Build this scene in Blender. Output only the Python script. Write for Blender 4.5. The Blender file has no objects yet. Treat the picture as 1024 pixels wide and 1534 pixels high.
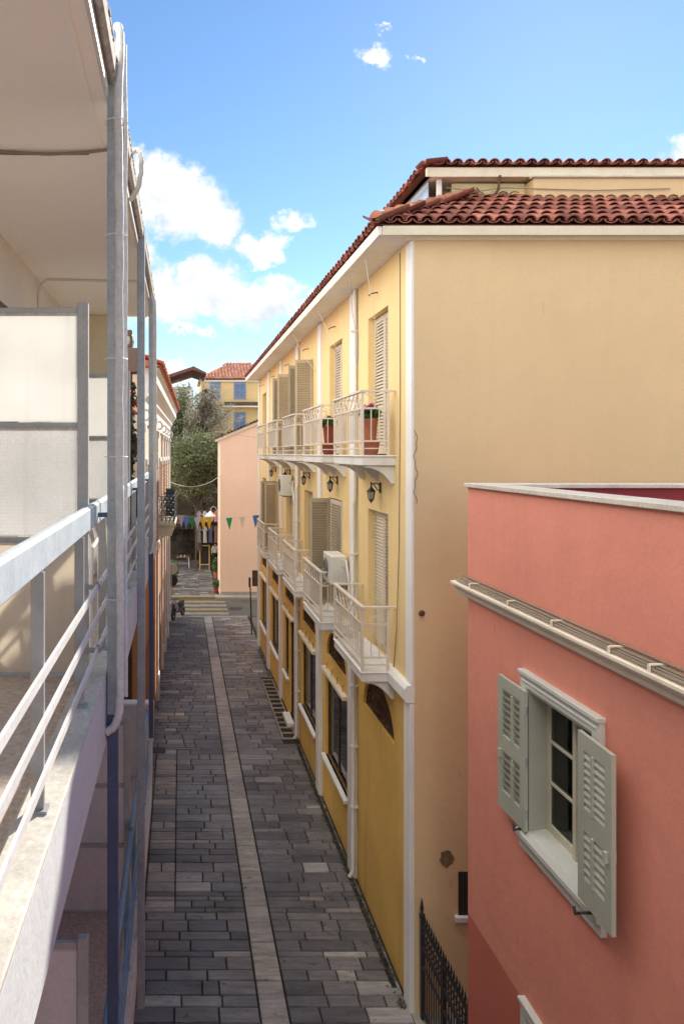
import bpy, bmesh, math, random
from mathutils import Vector, Matrix
R = math.radians
S = bpy.context.scene
COL = S.collection
G = -8.42                      # street level; the eye is at z = 0
rng = random.Random(11)

# ------------------------------------------------------------------ materials
def ramp(nt, fac, stops):
    n = nt.nodes.new('ShaderNodeValToRGB')
    e = n.color_ramp.elements
    while len(e) > 1: e.remove(e[-1])
    e[0].position = stops[0][0]; e[0].color = (*stops[0][1], 1)
    for p, c in stops[1:]:
        k = e.new(p); k.color = (*c, 1)
    nt.links.new(fac, n.inputs[0])
    return n.outputs[0]

def noise(nt, vec, scale, detail=4, rough=.55, sc=None):
    if sc:
        m = nt.nodes.new('ShaderNodeMapping'); m.inputs['Scale'].default_value = sc
        nt.links.new(vec, m.inputs[0]); vec = m.outputs[0]
    n = nt.nodes.new('ShaderNodeTexNoise')
    n.inputs['Scale'].default_value = scale; n.inputs['Detail'].default_value = detail
    n.inputs['Roughness'].default_value = rough
    nt.links.new(vec, n.inputs['Vector'])
    return n.outputs[0]

def mix(nt, fac, a, b, mode='MIX'):
    n = nt.nodes.new('ShaderNodeMix'); n.data_type = 'RGBA'; n.blend_type = mode
    for sock, v in ((n.inputs[0], fac), (n.inputs[6], a), (n.inputs[7], b)):
        if hasattr(v, 'links'): nt.links.new(v, sock)
        else: sock.default_value = v if not isinstance(v, tuple) else (*v, 1)
    return n.outputs[2]

def math_(nt, op, a, b=0.0, c=None, clamp=False):
    n = nt.nodes.new('ShaderNodeMath'); n.operation = op; n.use_clamp = clamp
    for i, v in enumerate((a, b, c)):
        if v is None: continue
        if hasattr(v, 'links'): nt.links.new(v, n.inputs[i])
        else: n.inputs[i].default_value = v
    return n.outputs[0]

def mat(name, col, col2=None, rough=.8, scale=1.2, var=.12, bump=.15, bscale=60, streak=0., stain=None,
        metal=0., spec=.35, island=0., fine=.06, coat=0., drips=0.):
    m = bpy.data.materials.new(name); m.use_nodes = True
    nt = m.node_tree; b = nt.nodes['Principled BSDF']
    geo = nt.nodes.new('ShaderNodeNewGeometry'); P = geo.outputs['Position']
    lo = tuple(c * (1 - var) for c in col); hi = col2 or tuple(min(1, c * (1 + var)) for c in col)
    c = ramp(nt, noise(nt, P, scale, 6, .6), [(.3, lo), (.7, hi)])
    if fine:
        f = noise(nt, P, 35, 5, .7)
        c = mix(nt, 1.0, c, ramp(nt, f, [(.25, (1 - 2 * fine,) * 3), (.75, (1 + fine,) * 3)]), 'MULTIPLY')
    if streak:
        s = noise(nt, P, 1.0, 5, .6, (5, 5, .35))
        c = mix(nt, ramp(nt, s, [(.5, (0, 0, 0)), (.78, (streak,) * 3)]), c, stain or tuple(x * .45 for x in col))
    if drips:
        d1 = noise(nt, P, 1.0, 3, .5, (7, 7, 1.6))
        c = mix(nt, ramp(nt, d1, [(.70, (0, 0, 0)), (.76, (drips,) * 3)]), c, tuple(x * .5 for x in col))
        d2 = noise(nt, P, .9, 8, .75)
        c = mix(nt, ramp(nt, d2, [(.60, (0, 0, 0)), (.68, (drips * .5,) * 3)]), c, tuple(min(1, x * 1.12) for x in col))
    if island:
        c = mix(nt, 1.0, c, ramp(nt, geo.outputs['Random Per Island'], [(0, (1 - island,) * 3), (1, (1 + island,) * 3)]), 'MULTIPLY')
    nt.links.new(c, b.inputs['Base Color'])
    b.inputs['Roughness'].default_value = rough; b.inputs['Metallic'].default_value = metal
    b.inputs['Specular IOR Level'].default_value = spec
    if coat: b.inputs['Coat Weight'].default_value = coat
    if bump:
        bn = nt.nodes.new('ShaderNodeBump'); bn.inputs['Strength'].default_value = bump; bn.inputs['Distance'].default_value = .01
        nt.links.new(noise(nt, P, bscale, 5, .65), bn.inputs['Height']); nt.links.new(bn.outputs[0], b.inputs['Normal'])
        if streak:
            b2 = nt.nodes.new('ShaderNodeBump'); b2.inputs['Strength'].default_value = .35; b2.inputs['Distance'].default_value = .03
            nt.links.new(noise(nt, P, 3.5, 4, .55), b2.inputs['Height']); nt.links.new(b2.outputs[0], bn.inputs['Normal'])
    return m

def glass(name, tint=(.8, .85, .85), gloss=.05):
    m = bpy.data.materials.new(name); m.use_nodes = True
    nt = m.node_tree; nt.nodes.remove(nt.nodes['Principled BSDF']); out = nt.nodes['Material Output']
    t = nt.nodes.new('ShaderNodeBsdfTransparent'); t.inputs[0].default_value = (*tint, 1)
    g = nt.nodes.new('ShaderNodeBsdfGlossy'); g.inputs['Roughness'].default_value = gloss
    fr = nt.nodes.new('ShaderNodeFresnel'); fr.inputs[0].default_value = 1.5
    mx = nt.nodes.new('ShaderNodeMixShader')
    nt.links.new(fr.outputs[0], mx.inputs[0]); nt.links.new(t.outputs[0], mx.inputs[1]); nt.links.new(g.outputs[0], mx.inputs[2])
    nt.links.new(mx.outputs[0], out.inputs[0])
    return m

def frosted(name, col, wire=0., trans=.55):
    m = bpy.data.materials.new(name); m.use_nodes = True
    nt = m.node_tree; b = nt.nodes['Principled BSDF']; out = nt.nodes['Material Output']
    geo = nt.nodes.new('ShaderNodeNewGeometry'); P = geo.outputs['Position']
    c = ramp(nt, noise(nt, P, 1.6, 4, .5), [(.3, tuple(x * .86 for x in col)), (.7, col)])
    s = noise(nt, P, 1.0, 5, .6, (9, 9, .6))
    c = mix(nt, ramp(nt, s, [(.56, (0, 0, 0)), (.8, (.4,) * 3)]), c, tuple(x * .75 for x in col))
    nt.links.new(c, b.inputs['Base Color']); b.inputs['Roughness'].default_value = .35
    tr = nt.nodes.new('ShaderNodeBsdfTranslucent'); nt.links.new(c, tr.inputs[0])
    if wire:
        sx = nt.nodes.new('ShaderNodeSeparateXYZ'); nt.links.new(P, sx.inputs[0])
        k = None
        for o in (0, 2):
            w = math_(nt, 'SINE', math_(nt, 'MULTIPLY', sx.outputs[o], 2 * math.pi / .02))
            w = math_(nt, 'MULTIPLY', w, .5)
            k = w if k is None else math_(nt, 'ADD', k, w)
        bn = nt.nodes.new('ShaderNodeBump'); bn.inputs['Strength'].default_value = wire; bn.inputs['Distance'].default_value = .004
        nt.links.new(k, bn.inputs['Height'])
        nt.links.new(bn.outputs[0], b.inputs['Normal']); nt.links.new(bn.outputs[0], tr.inputs['Normal'])
    mx = nt.nodes.new('ShaderNodeMixShader'); mx.inputs[0].default_value = trans
    nt.links.new(b.outputs[0], mx.inputs[1]); nt.links.new(tr.outputs[0], mx.inputs[2])
    nt.links.new(mx.outputs[0], out.inputs[0])
    return m

def leafy(name, stops, trans=.25):
    m = bpy.data.materials.new(name); m.use_nodes = True
    nt = m.node_tree; b = nt.nodes['Principled BSDF']; out = nt.nodes['Material Output']
    geo = nt.nodes.new('ShaderNodeNewGeometry')
    f = math_(nt, 'ADD', math_(nt, 'MULTIPLY', geo.outputs['Random Per Island'], .6),
              math_(nt, 'MULTIPLY', noise(nt, geo.outputs['Position'], .9, 3), .5))
    c = ramp(nt, f, stops)
    nt.links.new(c, b.inputs['Base Color']); b.inputs['Roughness'].default_value = .6
    tr = nt.nodes.new('ShaderNodeBsdfTranslucent'); nt.links.new(c, tr.inputs[0])
    mx = nt.nodes.new('ShaderNodeMixShader'); mx.inputs[0].default_value = trans
    nt.links.new(b.outputs[0], mx.inputs[1]); nt.links.new(tr.outputs[0], mx.inputs[2]); nt.links.new(mx.outputs[0], out.inputs[0])
    return m

M = {}
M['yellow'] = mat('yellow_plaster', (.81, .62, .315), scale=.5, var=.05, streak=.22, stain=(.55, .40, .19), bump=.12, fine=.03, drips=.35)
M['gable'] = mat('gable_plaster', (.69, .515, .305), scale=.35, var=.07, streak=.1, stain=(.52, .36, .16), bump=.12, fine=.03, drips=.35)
M['ochre'] = mat('ochre_plaster', (.80, .52, .15), scale=.8, var=.09, streak=.45, stain=(.42, .24, .05), bump=.12, fine=.05, drips=.35)
M['white'] = mat('white_trim', (.78, .77, .77), scale=1.1, var=.05, streak=.35, stain=(.5, .48, .46), fine=.04)
M['eave'] = mat('eave_trim', (.80, .74, .60), scale=1.1, var=.06, streak=.3, stain=(.55, .47, .33))
M['soffit'] = mat('painted_soffit', (.95, .93, .88), scale=.4, var=.05, fine=.02, bump=.08)
M['slabwhite'] = mat('balcony_render', (.72, .71, .70), scale=1.5, var=.09, streak=.35, stain=(.45, .43, .40))
M['lav'] = mat('fascia_render', (.66, .70, .70), scale=1.2, var=.06, streak=.25, stain=(.5, .48, .52))
M['kerbcream'] = mat('cement_kerb', (.66, .62, .54), scale=2.2, var=.14, streak=.35, fine=.14, drips=.3)
M['shutter'] = mat('beige_shutter_paint', (.47, .395, .285), rough=.55, scale=2, var=.1, fine=.05, bump=.05)
M['shutter_pale'] = mat('cream_shutter_paint', (.62, .55, .44), rough=.55, scale=2, var=.1, fine=.05, bump=.05)
M['rail'] = mat('cream_rail_paint', (.66, .60, .53), rough=.5, scale=3, var=.08, fine=.06, bump=.05)
M['tile'] = mat('clay_tile', (.22, .07, .052), (.38, .14, .10), rough=.85, scale=2.5, streak=.35, stain=(.20, .16, .12), island=.45, fine=.12, bump=.3, bscale=40)
M['tile_hip'] = mat('pale_clay_tile', (.40, .15, .10), (.56, .30, .20), rough=.8, scale=3, island=.3, fine=.15, bump=.3, bscale=40)
M['tile_orange'] = mat('orange_clay_tile', (.50, .13, .065), (.60, .22, .12), rough=.8, scale=2.5, island=.35, fine=.12, bump=.3, bscale=40)
M['pink'] = mat('pink_plaster', (.775, .305, .23), scale=.6, var=.07, streak=.22, stain=(.56, .24, .18), bump=.14, fine=.04, drips=.35)
M['dado'] = mat('red_dado_paint', (.58, .17, .125), scale=.8, var=.08, bump=.14, fine=.05, drips=.35)
M['maroon'] = mat('maroon_render', (.26, .04, .05), scale=.8, var=.12)
M['coping'] = mat('stone_coping', (.62, .58, .52), scale=3, var=.18, fine=.12)
M['cream'] = mat('cream_cornice_paint', (.84, .78, .66), scale=2, var=.06, streak=.3, stain=(.5, .43, .31), fine=.05)
M['sage'] = mat('sage_window_paint', (.44, .47, .40), rough=.45, scale=2, var=.06, fine=.04, bump=.04)
M['sagepale'] = mat('casement_paint', (.60, .58, .47), rough=.45, scale=2, var=.06, fine=.04, bump=.04)
M['sagewhite'] = mat('sill_paint', (.60, .63, .60), rough=.5, scale=2, var=.07, fine=.05)
M['steel'] = mat('galvanised_steel', (.42, .46, .50), rough=.5, scale=6, var=.14, metal=.3, fine=.12, bump=.1, streak=.5, stain=(.26, .19, .13))
M['navy'] = mat('navy_steel', (.085, .115, .205), rough=.42, scale=3, var=.16, fine=.06, bump=.04)
M['handrail'] = mat('pale_blue_paint', (.56, .65, .70), rough=.45, scale=4, var=.14, fine=.1, bump=.1, drips=.3)
M['whitemetal'] = mat('white_metal_paint', (.80, .80, .78), rough=.45, scale=5, var=.08, fine=.07, bump=.08, streak=.25, stain=(.45, .38, .30))
M['greymetal'] = mat('grey_metal_paint', (.36, .37, .37), rough=.5, scale=5, var=.1, fine=.05, bump=.03)
M['bluemetal'] = mat('blue_metal_paint', (.20, .33, .46), rough=.45, scale=5, var=.12, fine=.05, bump=.03)
M['frame'] = mat('weathered_frame_paint', (.50, .51, .48), rough=.55, scale=4, var=.14, fine=.08, bump=.06)
M['board'] = mat('beige_board', (.85, .84, .80), rough=.6, scale=.9, var=.05, streak=.2)
M['floortile'] = mat('terracotta_floor', (.60, .48, .37), (.72, .60, .49), rough=.55, scale=30, fine=.18, bump=.1)
M['leftwall'] = mat('brown_grey_render', (.70, .66, .60), scale=1, var=.06)
M['creamwall'] = mat('cream_render', (.70, .60, .42), scale=1, var=.06, streak=.4, stain=(.45, .36, .22))
M['pipe'] = mat('pipe_wrap', (.74, .73, .70), rough=.6, scale=9, var=.1, fine=.1, bump=.5, bscale=18)
M['pvc'] = mat('white_plastic', (.76, .76, .76), rough=.4, scale=4, var=.06, bump=.02)
M['cable'] = mat('grey_cable', (.26, .22, .17), rough=.6, bump=0)
M['cablewhite'] = mat('pale_cable', (.62, .60, .55), rough=.6, bump=0)
M['black'] = mat('black_iron', (.022, .022, .024), rough=.5, scale=6, var=.2, spec=.5, bump=.08)
M['iron'] = mat('green_black_iron', (.035, .05, .055), rough=.5, scale=6, var=.2, spec=.5, bump=.08)
M['dark'] = mat('dark_recess', (.03, .026, .022), rough=.9, bump=0)
M['wood'] = mat('dark_wood', (.075, .042, .025), (.15, .085, .05), rough=.6, scale=8, fine=.1, bump=.2)
M['woodmid'] = mat('brown_wood', (.20, .11, .06), rough=.6, scale=8, var=.25, fine=.1, bump=.2)
M['terracotta'] = mat('terracotta', (.36, .125, .07), rough=.75, scale=4, var=.14, fine=.06)
M['redpot'] = mat('red_plastic_pot', (.26, .05, .042), rough=.5, scale=4, var=.1)
M['ac'] = mat('ac_casing', (.66, .66, .62), rough=.45, scale=4, var=.05, streak=.3, bump=.02)
M['acdark'] = mat('fan_grille', (.16, .17, .17), rough=.5, bump=0)
M['lampglass'] = mat('lantern_glass', (.42, .40, .33), rough=.15, bump=0, spec=.6)
M['glassdark'] = glass('window_glass', (.75, .8, .8))
M['curtain'] = mat('net_curtain', (.55, .53, .48), rough=.9, scale=4, var=.3, bump=0)
M['pane1'] = frosted('frosted_pane', (.90, .90, .88), 0., .65)
M['pane2'] = frosted('wired_pane', (.88, .88, .87), .7, .6)
M['pane3'] = frosted('lower_pane', (.86, .80, .70), 0., .6)
M['asphalt'] = mat('asphalt', (.085, .082, .08), (.13, .125, .12), rough=.85, scale=2, fine=.2, bump=.5)
M['joint'] = mat('dark_joint', (.03, .029, .028), rough=.9, scale=3, var=.25, bump=.4)
M['kerbstone'] = mat('kerb_stone', (.34, .32, .29), rough=.8, scale=3, var=.15, fine=.1)
M['yellowpaint'] = mat('worn_yellow_paint', (.42, .32, .11), (.20, .18, .14), rough=.8, scale=3, fine=.2, bump=.3)
M['cwpaint'] = mat('worn_cream_paint', (.40, .36, .27), (.20, .19, .17), rough=.8, scale=3, fine=.2, bump=.3)
M['ground'] = mat('dusty_ground', (.16, .14, .11), rough=.95, scale=.4, var=.3, fine=.2, bump=.4)
M['hill'] = mat('brown_scrub_soil', (.07, .055, .035), (.13, .10, .06), rough=.95, scale=.7, fine=.25, bump=.8, bscale=6)
M['orange'] = mat('orange_render', (.56, .27, .13), scale=1, var=.12, streak=.4, stain=(.4, .16, .07))
M['orangelight'] = mat('peach_render', (.78, .66, .52), scale=1, var=.08, streak=.3)
M['peach'] = mat('peach_wall', (.78, .58, .46), scale=.5, var=.04, streak=.2, stain=(.66, .44, .31), fine=.03, drips=.35)
M['houseyellow'] = mat('hill_house_render', (.80, .59, .29), scale=.5, var=.09, streak=.2, stain=(.42, .26, .10))
M['blueshutter'] = mat('blue_shutter', (.19, .27, .44), rough=.5, scale=3, var=.1)
M['teal'] = mat('teal_shutter', (.035, .085, .12), rough=.5, scale=3, var=.15)
M['brownshutter'] = mat('brown_shutter', (.45, .20, .08), rough=.6, scale=3, var=.15)
M['bark'] = mat('bark', (.09, .075, .06), rough=.95, scale=6, var=.35, fine=.2, bump=.8, bscale=25)
M['leaf_olive'] = leafy('olive_leaves', [(.15, (.055, .075, .03)), (.5, (.13, .16, .07)), (.85, (.27, .29, .15))], .4)
M['leaf_grey'] = leafy('grey_feathery_leaves', [(.15, (.20, .20, .14)), (.5, (.34, .33, .25)), (.85, (.48, .46, .38))], .5)
M['leaf_dark'] = leafy('dark_scrub_leaves', [(.15, (.022, .026, .014)), (.5, (.05, .05, .028)), (.85, (.10, .085, .05))], .15)
M['leaf_brown'] = leafy('dry_brown_leaves', [(.15, (.06, .045, .03)), (.5, (.11, .085, .06)), (.85, (.17, .14, .10))], .15)
M['leaf_pot'] = leafy('pot_leaves', [(.15, (.025, .07, .02)), (.5, (.05, .13, .04)), (.85, (.10, .2, .06))])
M['moss'] = leafy('moss_tufts', [(.15, (.03, .035, .015)), (.5, (.06, .06, .03)), (.85, (.10, .11, .05))], .1)
M['petal'] = mat('pink_petals', (.62, .07, .27), (.75, .2, .4), rough=.7, bump=0)
M['skin'] = mat('skin', (.5, .3, .22), rough=.6, bump=0)
M['hair'] = mat('dark_hair', (.02, .015, .012), rough=.6, bump=0)
M['jacket'] = mat('cream_jacket', (.62, .60, .48), rough=.85, bump=.1)
M['trousers'] = mat('black_trousers', (.03, .03, .035), rough=.85, bump=.1)
M['plaster_dark'] = mat('bare_mortar', (.20, .14, .08), rough=.95, scale=12, var=.4, bump=.8)
def flag(c): return mat('pennant_cloth', c, rough=.8, var=.08, scale=6, bump=0)

def paving_mat(name, stops, rough=.36):
    m = bpy.data.materials.new(name); m.use_nodes = True
    nt = m.node_tree; b = nt.nodes['Principled BSDF']
    geo = nt.nodes.new('ShaderNodeNewGeometry'); P = geo.outputs['Position']
    c = ramp(nt, geo.outputs['Random Per Island'], stops)
    grain = noise(nt, P, 2.2, 8, .7, (1, 5, 1))
    c = mix(nt, 1., c, ramp(nt, grain, [(.3, (.58, .58, .59)), (.7, (1.42, 1.41, 1.40))]), 'MULTIPLY')
    big = noise(nt, P, .45, 4, .6)
    c = mix(nt, 1., c, ramp(nt, big, [(.33, (.74, .73, .75)), (.66, (1.18, 1.19, 1.22))]), 'MULTIPLY')
    spots = noise(nt, P, 6., 2, .5)
    c = mix(nt, ramp(nt, spots, [(.68, (0, 0, 0)), (.74, (.75,) * 3)]), c, (.03, .028, .026))
    nt.links.new(c, b.inputs['Base Color'])
    r = ramp(nt, noise(nt, P, 1.3, 4), [(.3, (rough - .1,) * 3), (.7, (rough + .2,) * 3)])
    nt.links.new(r, b.inputs['Roughness'])
    b.inputs['Specular IOR Level'].default_value = .75
    bn = nt.nodes.new('ShaderNodeBump'); bn.inputs['Strength'].default_value = .5; bn.inputs['Distance'].default_value = .012
    nt.links.new(noise(nt, P, 14, 6, .7, (1, 2.5, 1)), bn.inputs['Height']); nt.links.new(bn.outputs[0], b.inputs['Normal'])
    return m
M['pave'] = paving_mat('grey_schist_slabs', [(0, (.066, .066, .071)), (.3, (.108, .107, .113)), (.6, (.138, .136, .141)), (.93, (.18, .177, .181)), (.95, (.25, .245, .245)), (1, (.30, .293, .29))])
M['pavelight'] = paving_mat('pale_slabs', [(0, (.25, .235, .225)), (1, (.38, .36, .34))], .5)
M['strip'] = paving_mat('marble_strip', [(0, (.265, .252, .24)), (.5, (.32, .305, .29)), (1, (.37, .355, .335))], .45)
M['goods'] = paving_mat('shop_goods', [(0, (.10, .10, .12)), (.2, (.6, .52, .40)), (.4, (.18, .34, .5)), (.55, (.75, .72, .66)), (.7, (.5, .15, .10)), (.85, (.22, .22, .22)), (1, (.8, .76, .66))], .5)

# ------------------------------------------------------------------ mesh helper
ORG = {}
class MB:
    def __init__(s): s.v = []; s.f = []; s.mi = []; s.cur = 0
    def poly(s, pts):
        n = len(s.v); s.v += [Vector(p) for p in pts]; s.f.append(tuple(range(n, n + len(pts)))); s.mi.append(s.cur)
    def mesh(s, pts, faces):
        n = len(s.v); s.v += [Vector(p) for p in pts]
        for f in faces: s.f.append(tuple(n + i for i in f)); s.mi.append(s.cur)
    def hexa(s, p):
        s.mesh(p, [(0, 3, 2, 1), (4, 5, 6, 7), (0, 1, 5, 4), (1, 2, 6, 5), (2, 3, 7, 6), (3, 0, 4, 7)])
    def box(s, x0, x1, y0, y1, z0, z1):
        s.hexa([(x0, y0, z0), (x1, y0, z0), (x1, y1, z0), (x0, y1, z0), (x0, y0, z1), (x1, y0, z1), (x1, y1, z1), (x0, y1, z1)])
    def bar(s, p, q, w, h, up=(0, 0, 1)):
        p = Vector(p); q = Vector(q); d = (q - p).normalized(); up = Vector(up)
        a = d.cross(up)
        if a.length < 1e-4: a = d.cross(Vector((1, 0, 0)))
        a.normalize(); b = a.cross(d).normalized()
        a *= w / 2; b *= h / 2
        s.hexa([p - a - b, p + a - b, p + a + b, p - a + b, q - a - b, q + a - b, q + a + b, q - a + b])
    def tube(s, pts, r, n=8, cap=True):
        pts = [Vector(p) for p in pts]; rs = r if isinstance(r, (list, tuple)) else [r] * len(pts)
        base = len(s.v); prev = None
        for i, p in enumerate(pts):
            d = (pts[min(i + 1, len(pts) - 1)] - pts[max(i - 1, 0)]).normalized()
            if prev is None:
                a = d.cross(Vector((0, 0, 1)))
                if a.length < 1e-3: a = d.cross(Vector((1, 0, 0)))
            else: a = prev - d * prev.dot(d)
            a.normalize(); prev = a; b = d.cross(a)
            for k in range(n):
                t = 2 * math.pi * k / n
                s.v.append(p + (a * math.cos(t) + b * math.sin(t)) * rs[i])
        for i in range(len(pts) - 1):
            for k in range(n):
                s.f.append((base + i * n + k, base + i * n + (k + 1) % n, base + (i + 1) * n + (k + 1) % n, base + (i + 1) * n + k)); s.mi.append(s.cur)
        if cap:
            s.f.append(tuple(base + k for k in reversed(range(n)))); s.mi.append(s.cur)
            s.f.append(tuple(base + (len(pts) - 1) * n + k for k in range(n))); s.mi.append(s.cur)
    def lathe(s, prof, c=(0, 0, 0), n=16):
        c = Vector(c); base = len(s.v); m = len(prof)
        for r, z in prof:
            for k in range(n):
                t = 2 * math.pi * k / n; s.v.append(c + Vector((r * math.cos(t), r * math.sin(t), z)))
        for i in range(m - 1):
            for k in range(n):
                s.f.append((base + i * n + k, base + i * n + (k + 1) % n, base + (i + 1) * n + (k + 1) % n, base + (i + 1) * n + k)); s.mi.append(s.cur)
        s.f.append(tuple(base + k for k in reversed(range(n)))); s.mi.append(s.cur)
        s.f.append(tuple(base + (m - 1) * n + k for k in range(n))); s.mi.append(s.cur)
    def prism(s, prof, f, a, b):
        """extrude a closed 2-D profile between two values of a third axis; f(u, v, w) -> point"""
        n = len(prof)
        s.mesh([f(u, v, a) for u, v in prof] + [f(u, v, b) for u, v in prof],
               [tuple(range(n))[::-1], tuple(range(n, 2 * n))] + [(i, (i + 1) % n, n + (i + 1) % n, n + i) for i in range(n)])
    def xf(s, mtx): s.v = [mtx @ v for v in s.v]; return s
    def build(s, name, m, parent=None, smooth=False, bevel=0, fix=True):
        off = ORG.get(parent.name, Vector()) if parent else Vector()
        me = bpy.data.meshes.new(name)
        me.from_pydata([v - off for v in s.v], [], s.f)
        for x in (m if isinstance(m, list) else [m]): me.materials.append(x)
        if isinstance(m, list): me.polygons.foreach_set('material_index', s.mi)
        if fix and len(s.f) < 60000:
            bm = bmesh.new(); bm.from_mesh(me); bmesh.ops.recalc_face_normals(bm, faces=bm.faces); bm.to_mesh(me); bm.free()
        if smooth:
            me.polygons.foreach_set('use_smooth', [True] * len(me.polygons))
            me.set_sharp_from_angle(angle=R(40))
        o = bpy.data.objects.new(name, me); COL.objects.link(o)
        if parent: o.parent = parent; ORG[o.name] = off
        else: ORG[o.name] = Vector()
        if bevel:
            bv = o.modifiers.new('soft_edge', 'BEVEL'); bv.width = bevel; bv.segments = 1; bv.limit_method = 'ANGLE'; bv.angle_limit = R(50)
        return o

def tag(o, label=None, cat=None, group=None, kind=None):
    if label: o['label'] = label
    if cat: o['category'] = cat
    if group: o['group'] = group
    if kind: o['kind'] = kind
    return o
def thing(name, loc, label, cat, group=None):
    o = bpy.data.objects.new(name, None); COL.objects.link(o); o.location = loc; o.empty_display_size = .2
    ORG[o.name] = Vector(loc)
    return tag(o, label, cat, group)
def struct(name, mb, m, **k): return tag(mb.build(name, m, **k), kind='structure')
def clone(o, loc, label, rz=None, skip=()):
    c = o.copy(); COL.objects.link(c); c.location = loc; c['label'] = label
    if rz is not None: c.rotation_euler.z = rz
    for ch in list(o.children):
        d = ch.copy(); COL.objects.link(d); d.parent = c
        for g in list(ch.children):
            e = g.copy(); COL.objects.link(e); e.parent = d
    return c

def wall(mb, P, u0, u1, v0, v1, holes, depth):
    us = sorted({u0, u1, *[h[0] for h in holes], *[h[1] for h in holes]})
    vs = sorted({v0, v1, *[h[2] for h in holes], *[h[3] for h in holes]})
    for a, b in zip(us, us[1:]):
        for c, d in zip(vs, vs[1:]):
            uc, vc = (a + b) / 2, (c + d) / 2
            if any(h[0] < uc < h[1] and h[2] < vc < h[3] for h in holes): continue
            mb.poly([P(a, c, 0), P(b, c, 0), P(b, d, 0), P(a, d, 0)])
    for h in holes:
        a, b, c, d = h[:4]; dp = h[4] if len(h) > 4 else depth
        arch = len(h) > 5
        if not arch:
            for q in (((a, c), (b, c)), ((b, c), (b, d)), ((b, d), (a, d)), ((a, d), (a, c))):
                mb.poly([P(*q[0], 0), P(*q[1], 0), P(*q[1], dp), P(*q[0], dp)])
        else:
            n = 18; cu = (a + b) / 2; ru = (b - a) / 2
            pts = [(cu - ru * math.cos(math.pi * i / n), c + (d - c) * math.sin(math.pi * i / n)) for i in range(n + 1)]
            for p, q in zip(pts, pts[1:]):
                mb.poly([P(*p, 0), P(*q, 0), P(q[0], d, 0), P(p[0], d, 0)])
                mb.poly([P(*p, 0), P(*q, 0), P(*q, dp), P(*p, dp)])
            mb.poly([P(a, c, 0), P(b, c, 0), P(b, c, dp), P(a, c, dp)])

def leaf_cloud(mb, blobs, n, size, r, aspect=.35, clump=.0):
    tot = sum(b[1][0] * b[1][1] * b[1][2] for b in blobs) ** 1
    for c, rad in blobs:
        k = int(n * rad[0] * rad[1] * rad[2] / tot); c = Vector(c)
        centers = [c + Vector((r.gauss(0, .45) * rad[0], r.gauss(0, .45) * rad[1], r.gauss(0, .45) * rad[2])) for _ in range(max(6, k // 60))]
        for i in range(k):
            if clump and r.random() < clump:
                q = r.choice(centers); p = q + Vector((r.gauss(0, .13) * rad[0], r.gauss(0, .13) * rad[1], r.gauss(0, .13) * rad[2]))
            else:
                d = Vector((r.gauss(0, 1), r.gauss(0, 1), r.gauss(0, 1))).normalized() * (r.random() ** .4)
                p = c + Vector((d.x * rad[0], d.y * rad[1], d.z * rad[2]))
            a = Vector((r.gauss(0, 1), r.gauss(0, 1), r.gauss(0, 1))).normalized(); b = a.orthogonal().normalized()
            s = size * r.uniform(.6, 1.4); a = a * s; b = b * s * aspect
            mb.poly([p - a, p + b, p + a, p - b])

# ------------------------------------------------------------------ shared builders
def leafframe(p0, p1):
    d = Vector((p1[0] - p0[0], p1[1] - p0[1], 0)); w = d.length; d.normalize(); n = Vector((-d.y, d.x, 0)); o = Vector((p0[0], p0[1], 0))
    return w, (lambda u, t, z: o + d * u + n * t + Vector((0, 0, z)))
def lbox(mb, F, u0, u1, t0, t1, z0, z1):
    mb.hexa([F(u0, t0, z0), F(u1, t0, z0), F(u1, t1, z0), F(u0, t1, z0), F(u0, t0, z1), F(u1, t0, z1), F(u1, t1, z1), F(u0, t1, z1)])
def louvre_leaf(mb, p0, p1, z0, z1, th=.04, pitch=.058, mids=(.32,)):
    w, F = leafframe(p0, p1); s = .06; h = z1 - z0
    lbox(mb, F, 0, s, -th / 2, th / 2, z0, z1); lbox(mb, F, w - s, w, -th / 2, th / 2, z0, z1)
    zs = [z0] + [z0 + m * h for m in mids] + [z1]
    edges = [z0 + .1] + [z0 + m * h for m in mids]
    lbox(mb, F, s, w - s, -th / 2 + .003, th / 2 - .003, z0, z0 + .11); lbox(mb, F, s, w - s, -th / 2 + .003, th / 2 - .003, z1 - .09, z1)
    for m in mids: lbox(mb, F, s, w - s, -th / 2 + .003, th / 2 - .003, z0 + m * h - .045, z0 + m * h + .045)
    segs = []; prev = z0 + .11
    for m in mids: segs.append((prev, z0 + m * h - .045)); prev = z0 + m * h + .045
    segs.append((prev, z1 - .09))
    for a, b in segs:
        n = max(1, int((b - a) / pitch)); st = (b - a) / n
        for i in range(n):
            z = a + i * st
            mb.hexa([F(s, -.018, z), F(w - s, -.018, z), F(w - s, .018, z + st * .95), F(s, .018, z + st * .95),
                     F(s, -.018, z + .012), F(w - s, -.018, z + .012), F(w - s, .018, z + st * .95 + .012), F(s, .018, z + st * .95 + .012)])

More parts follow.
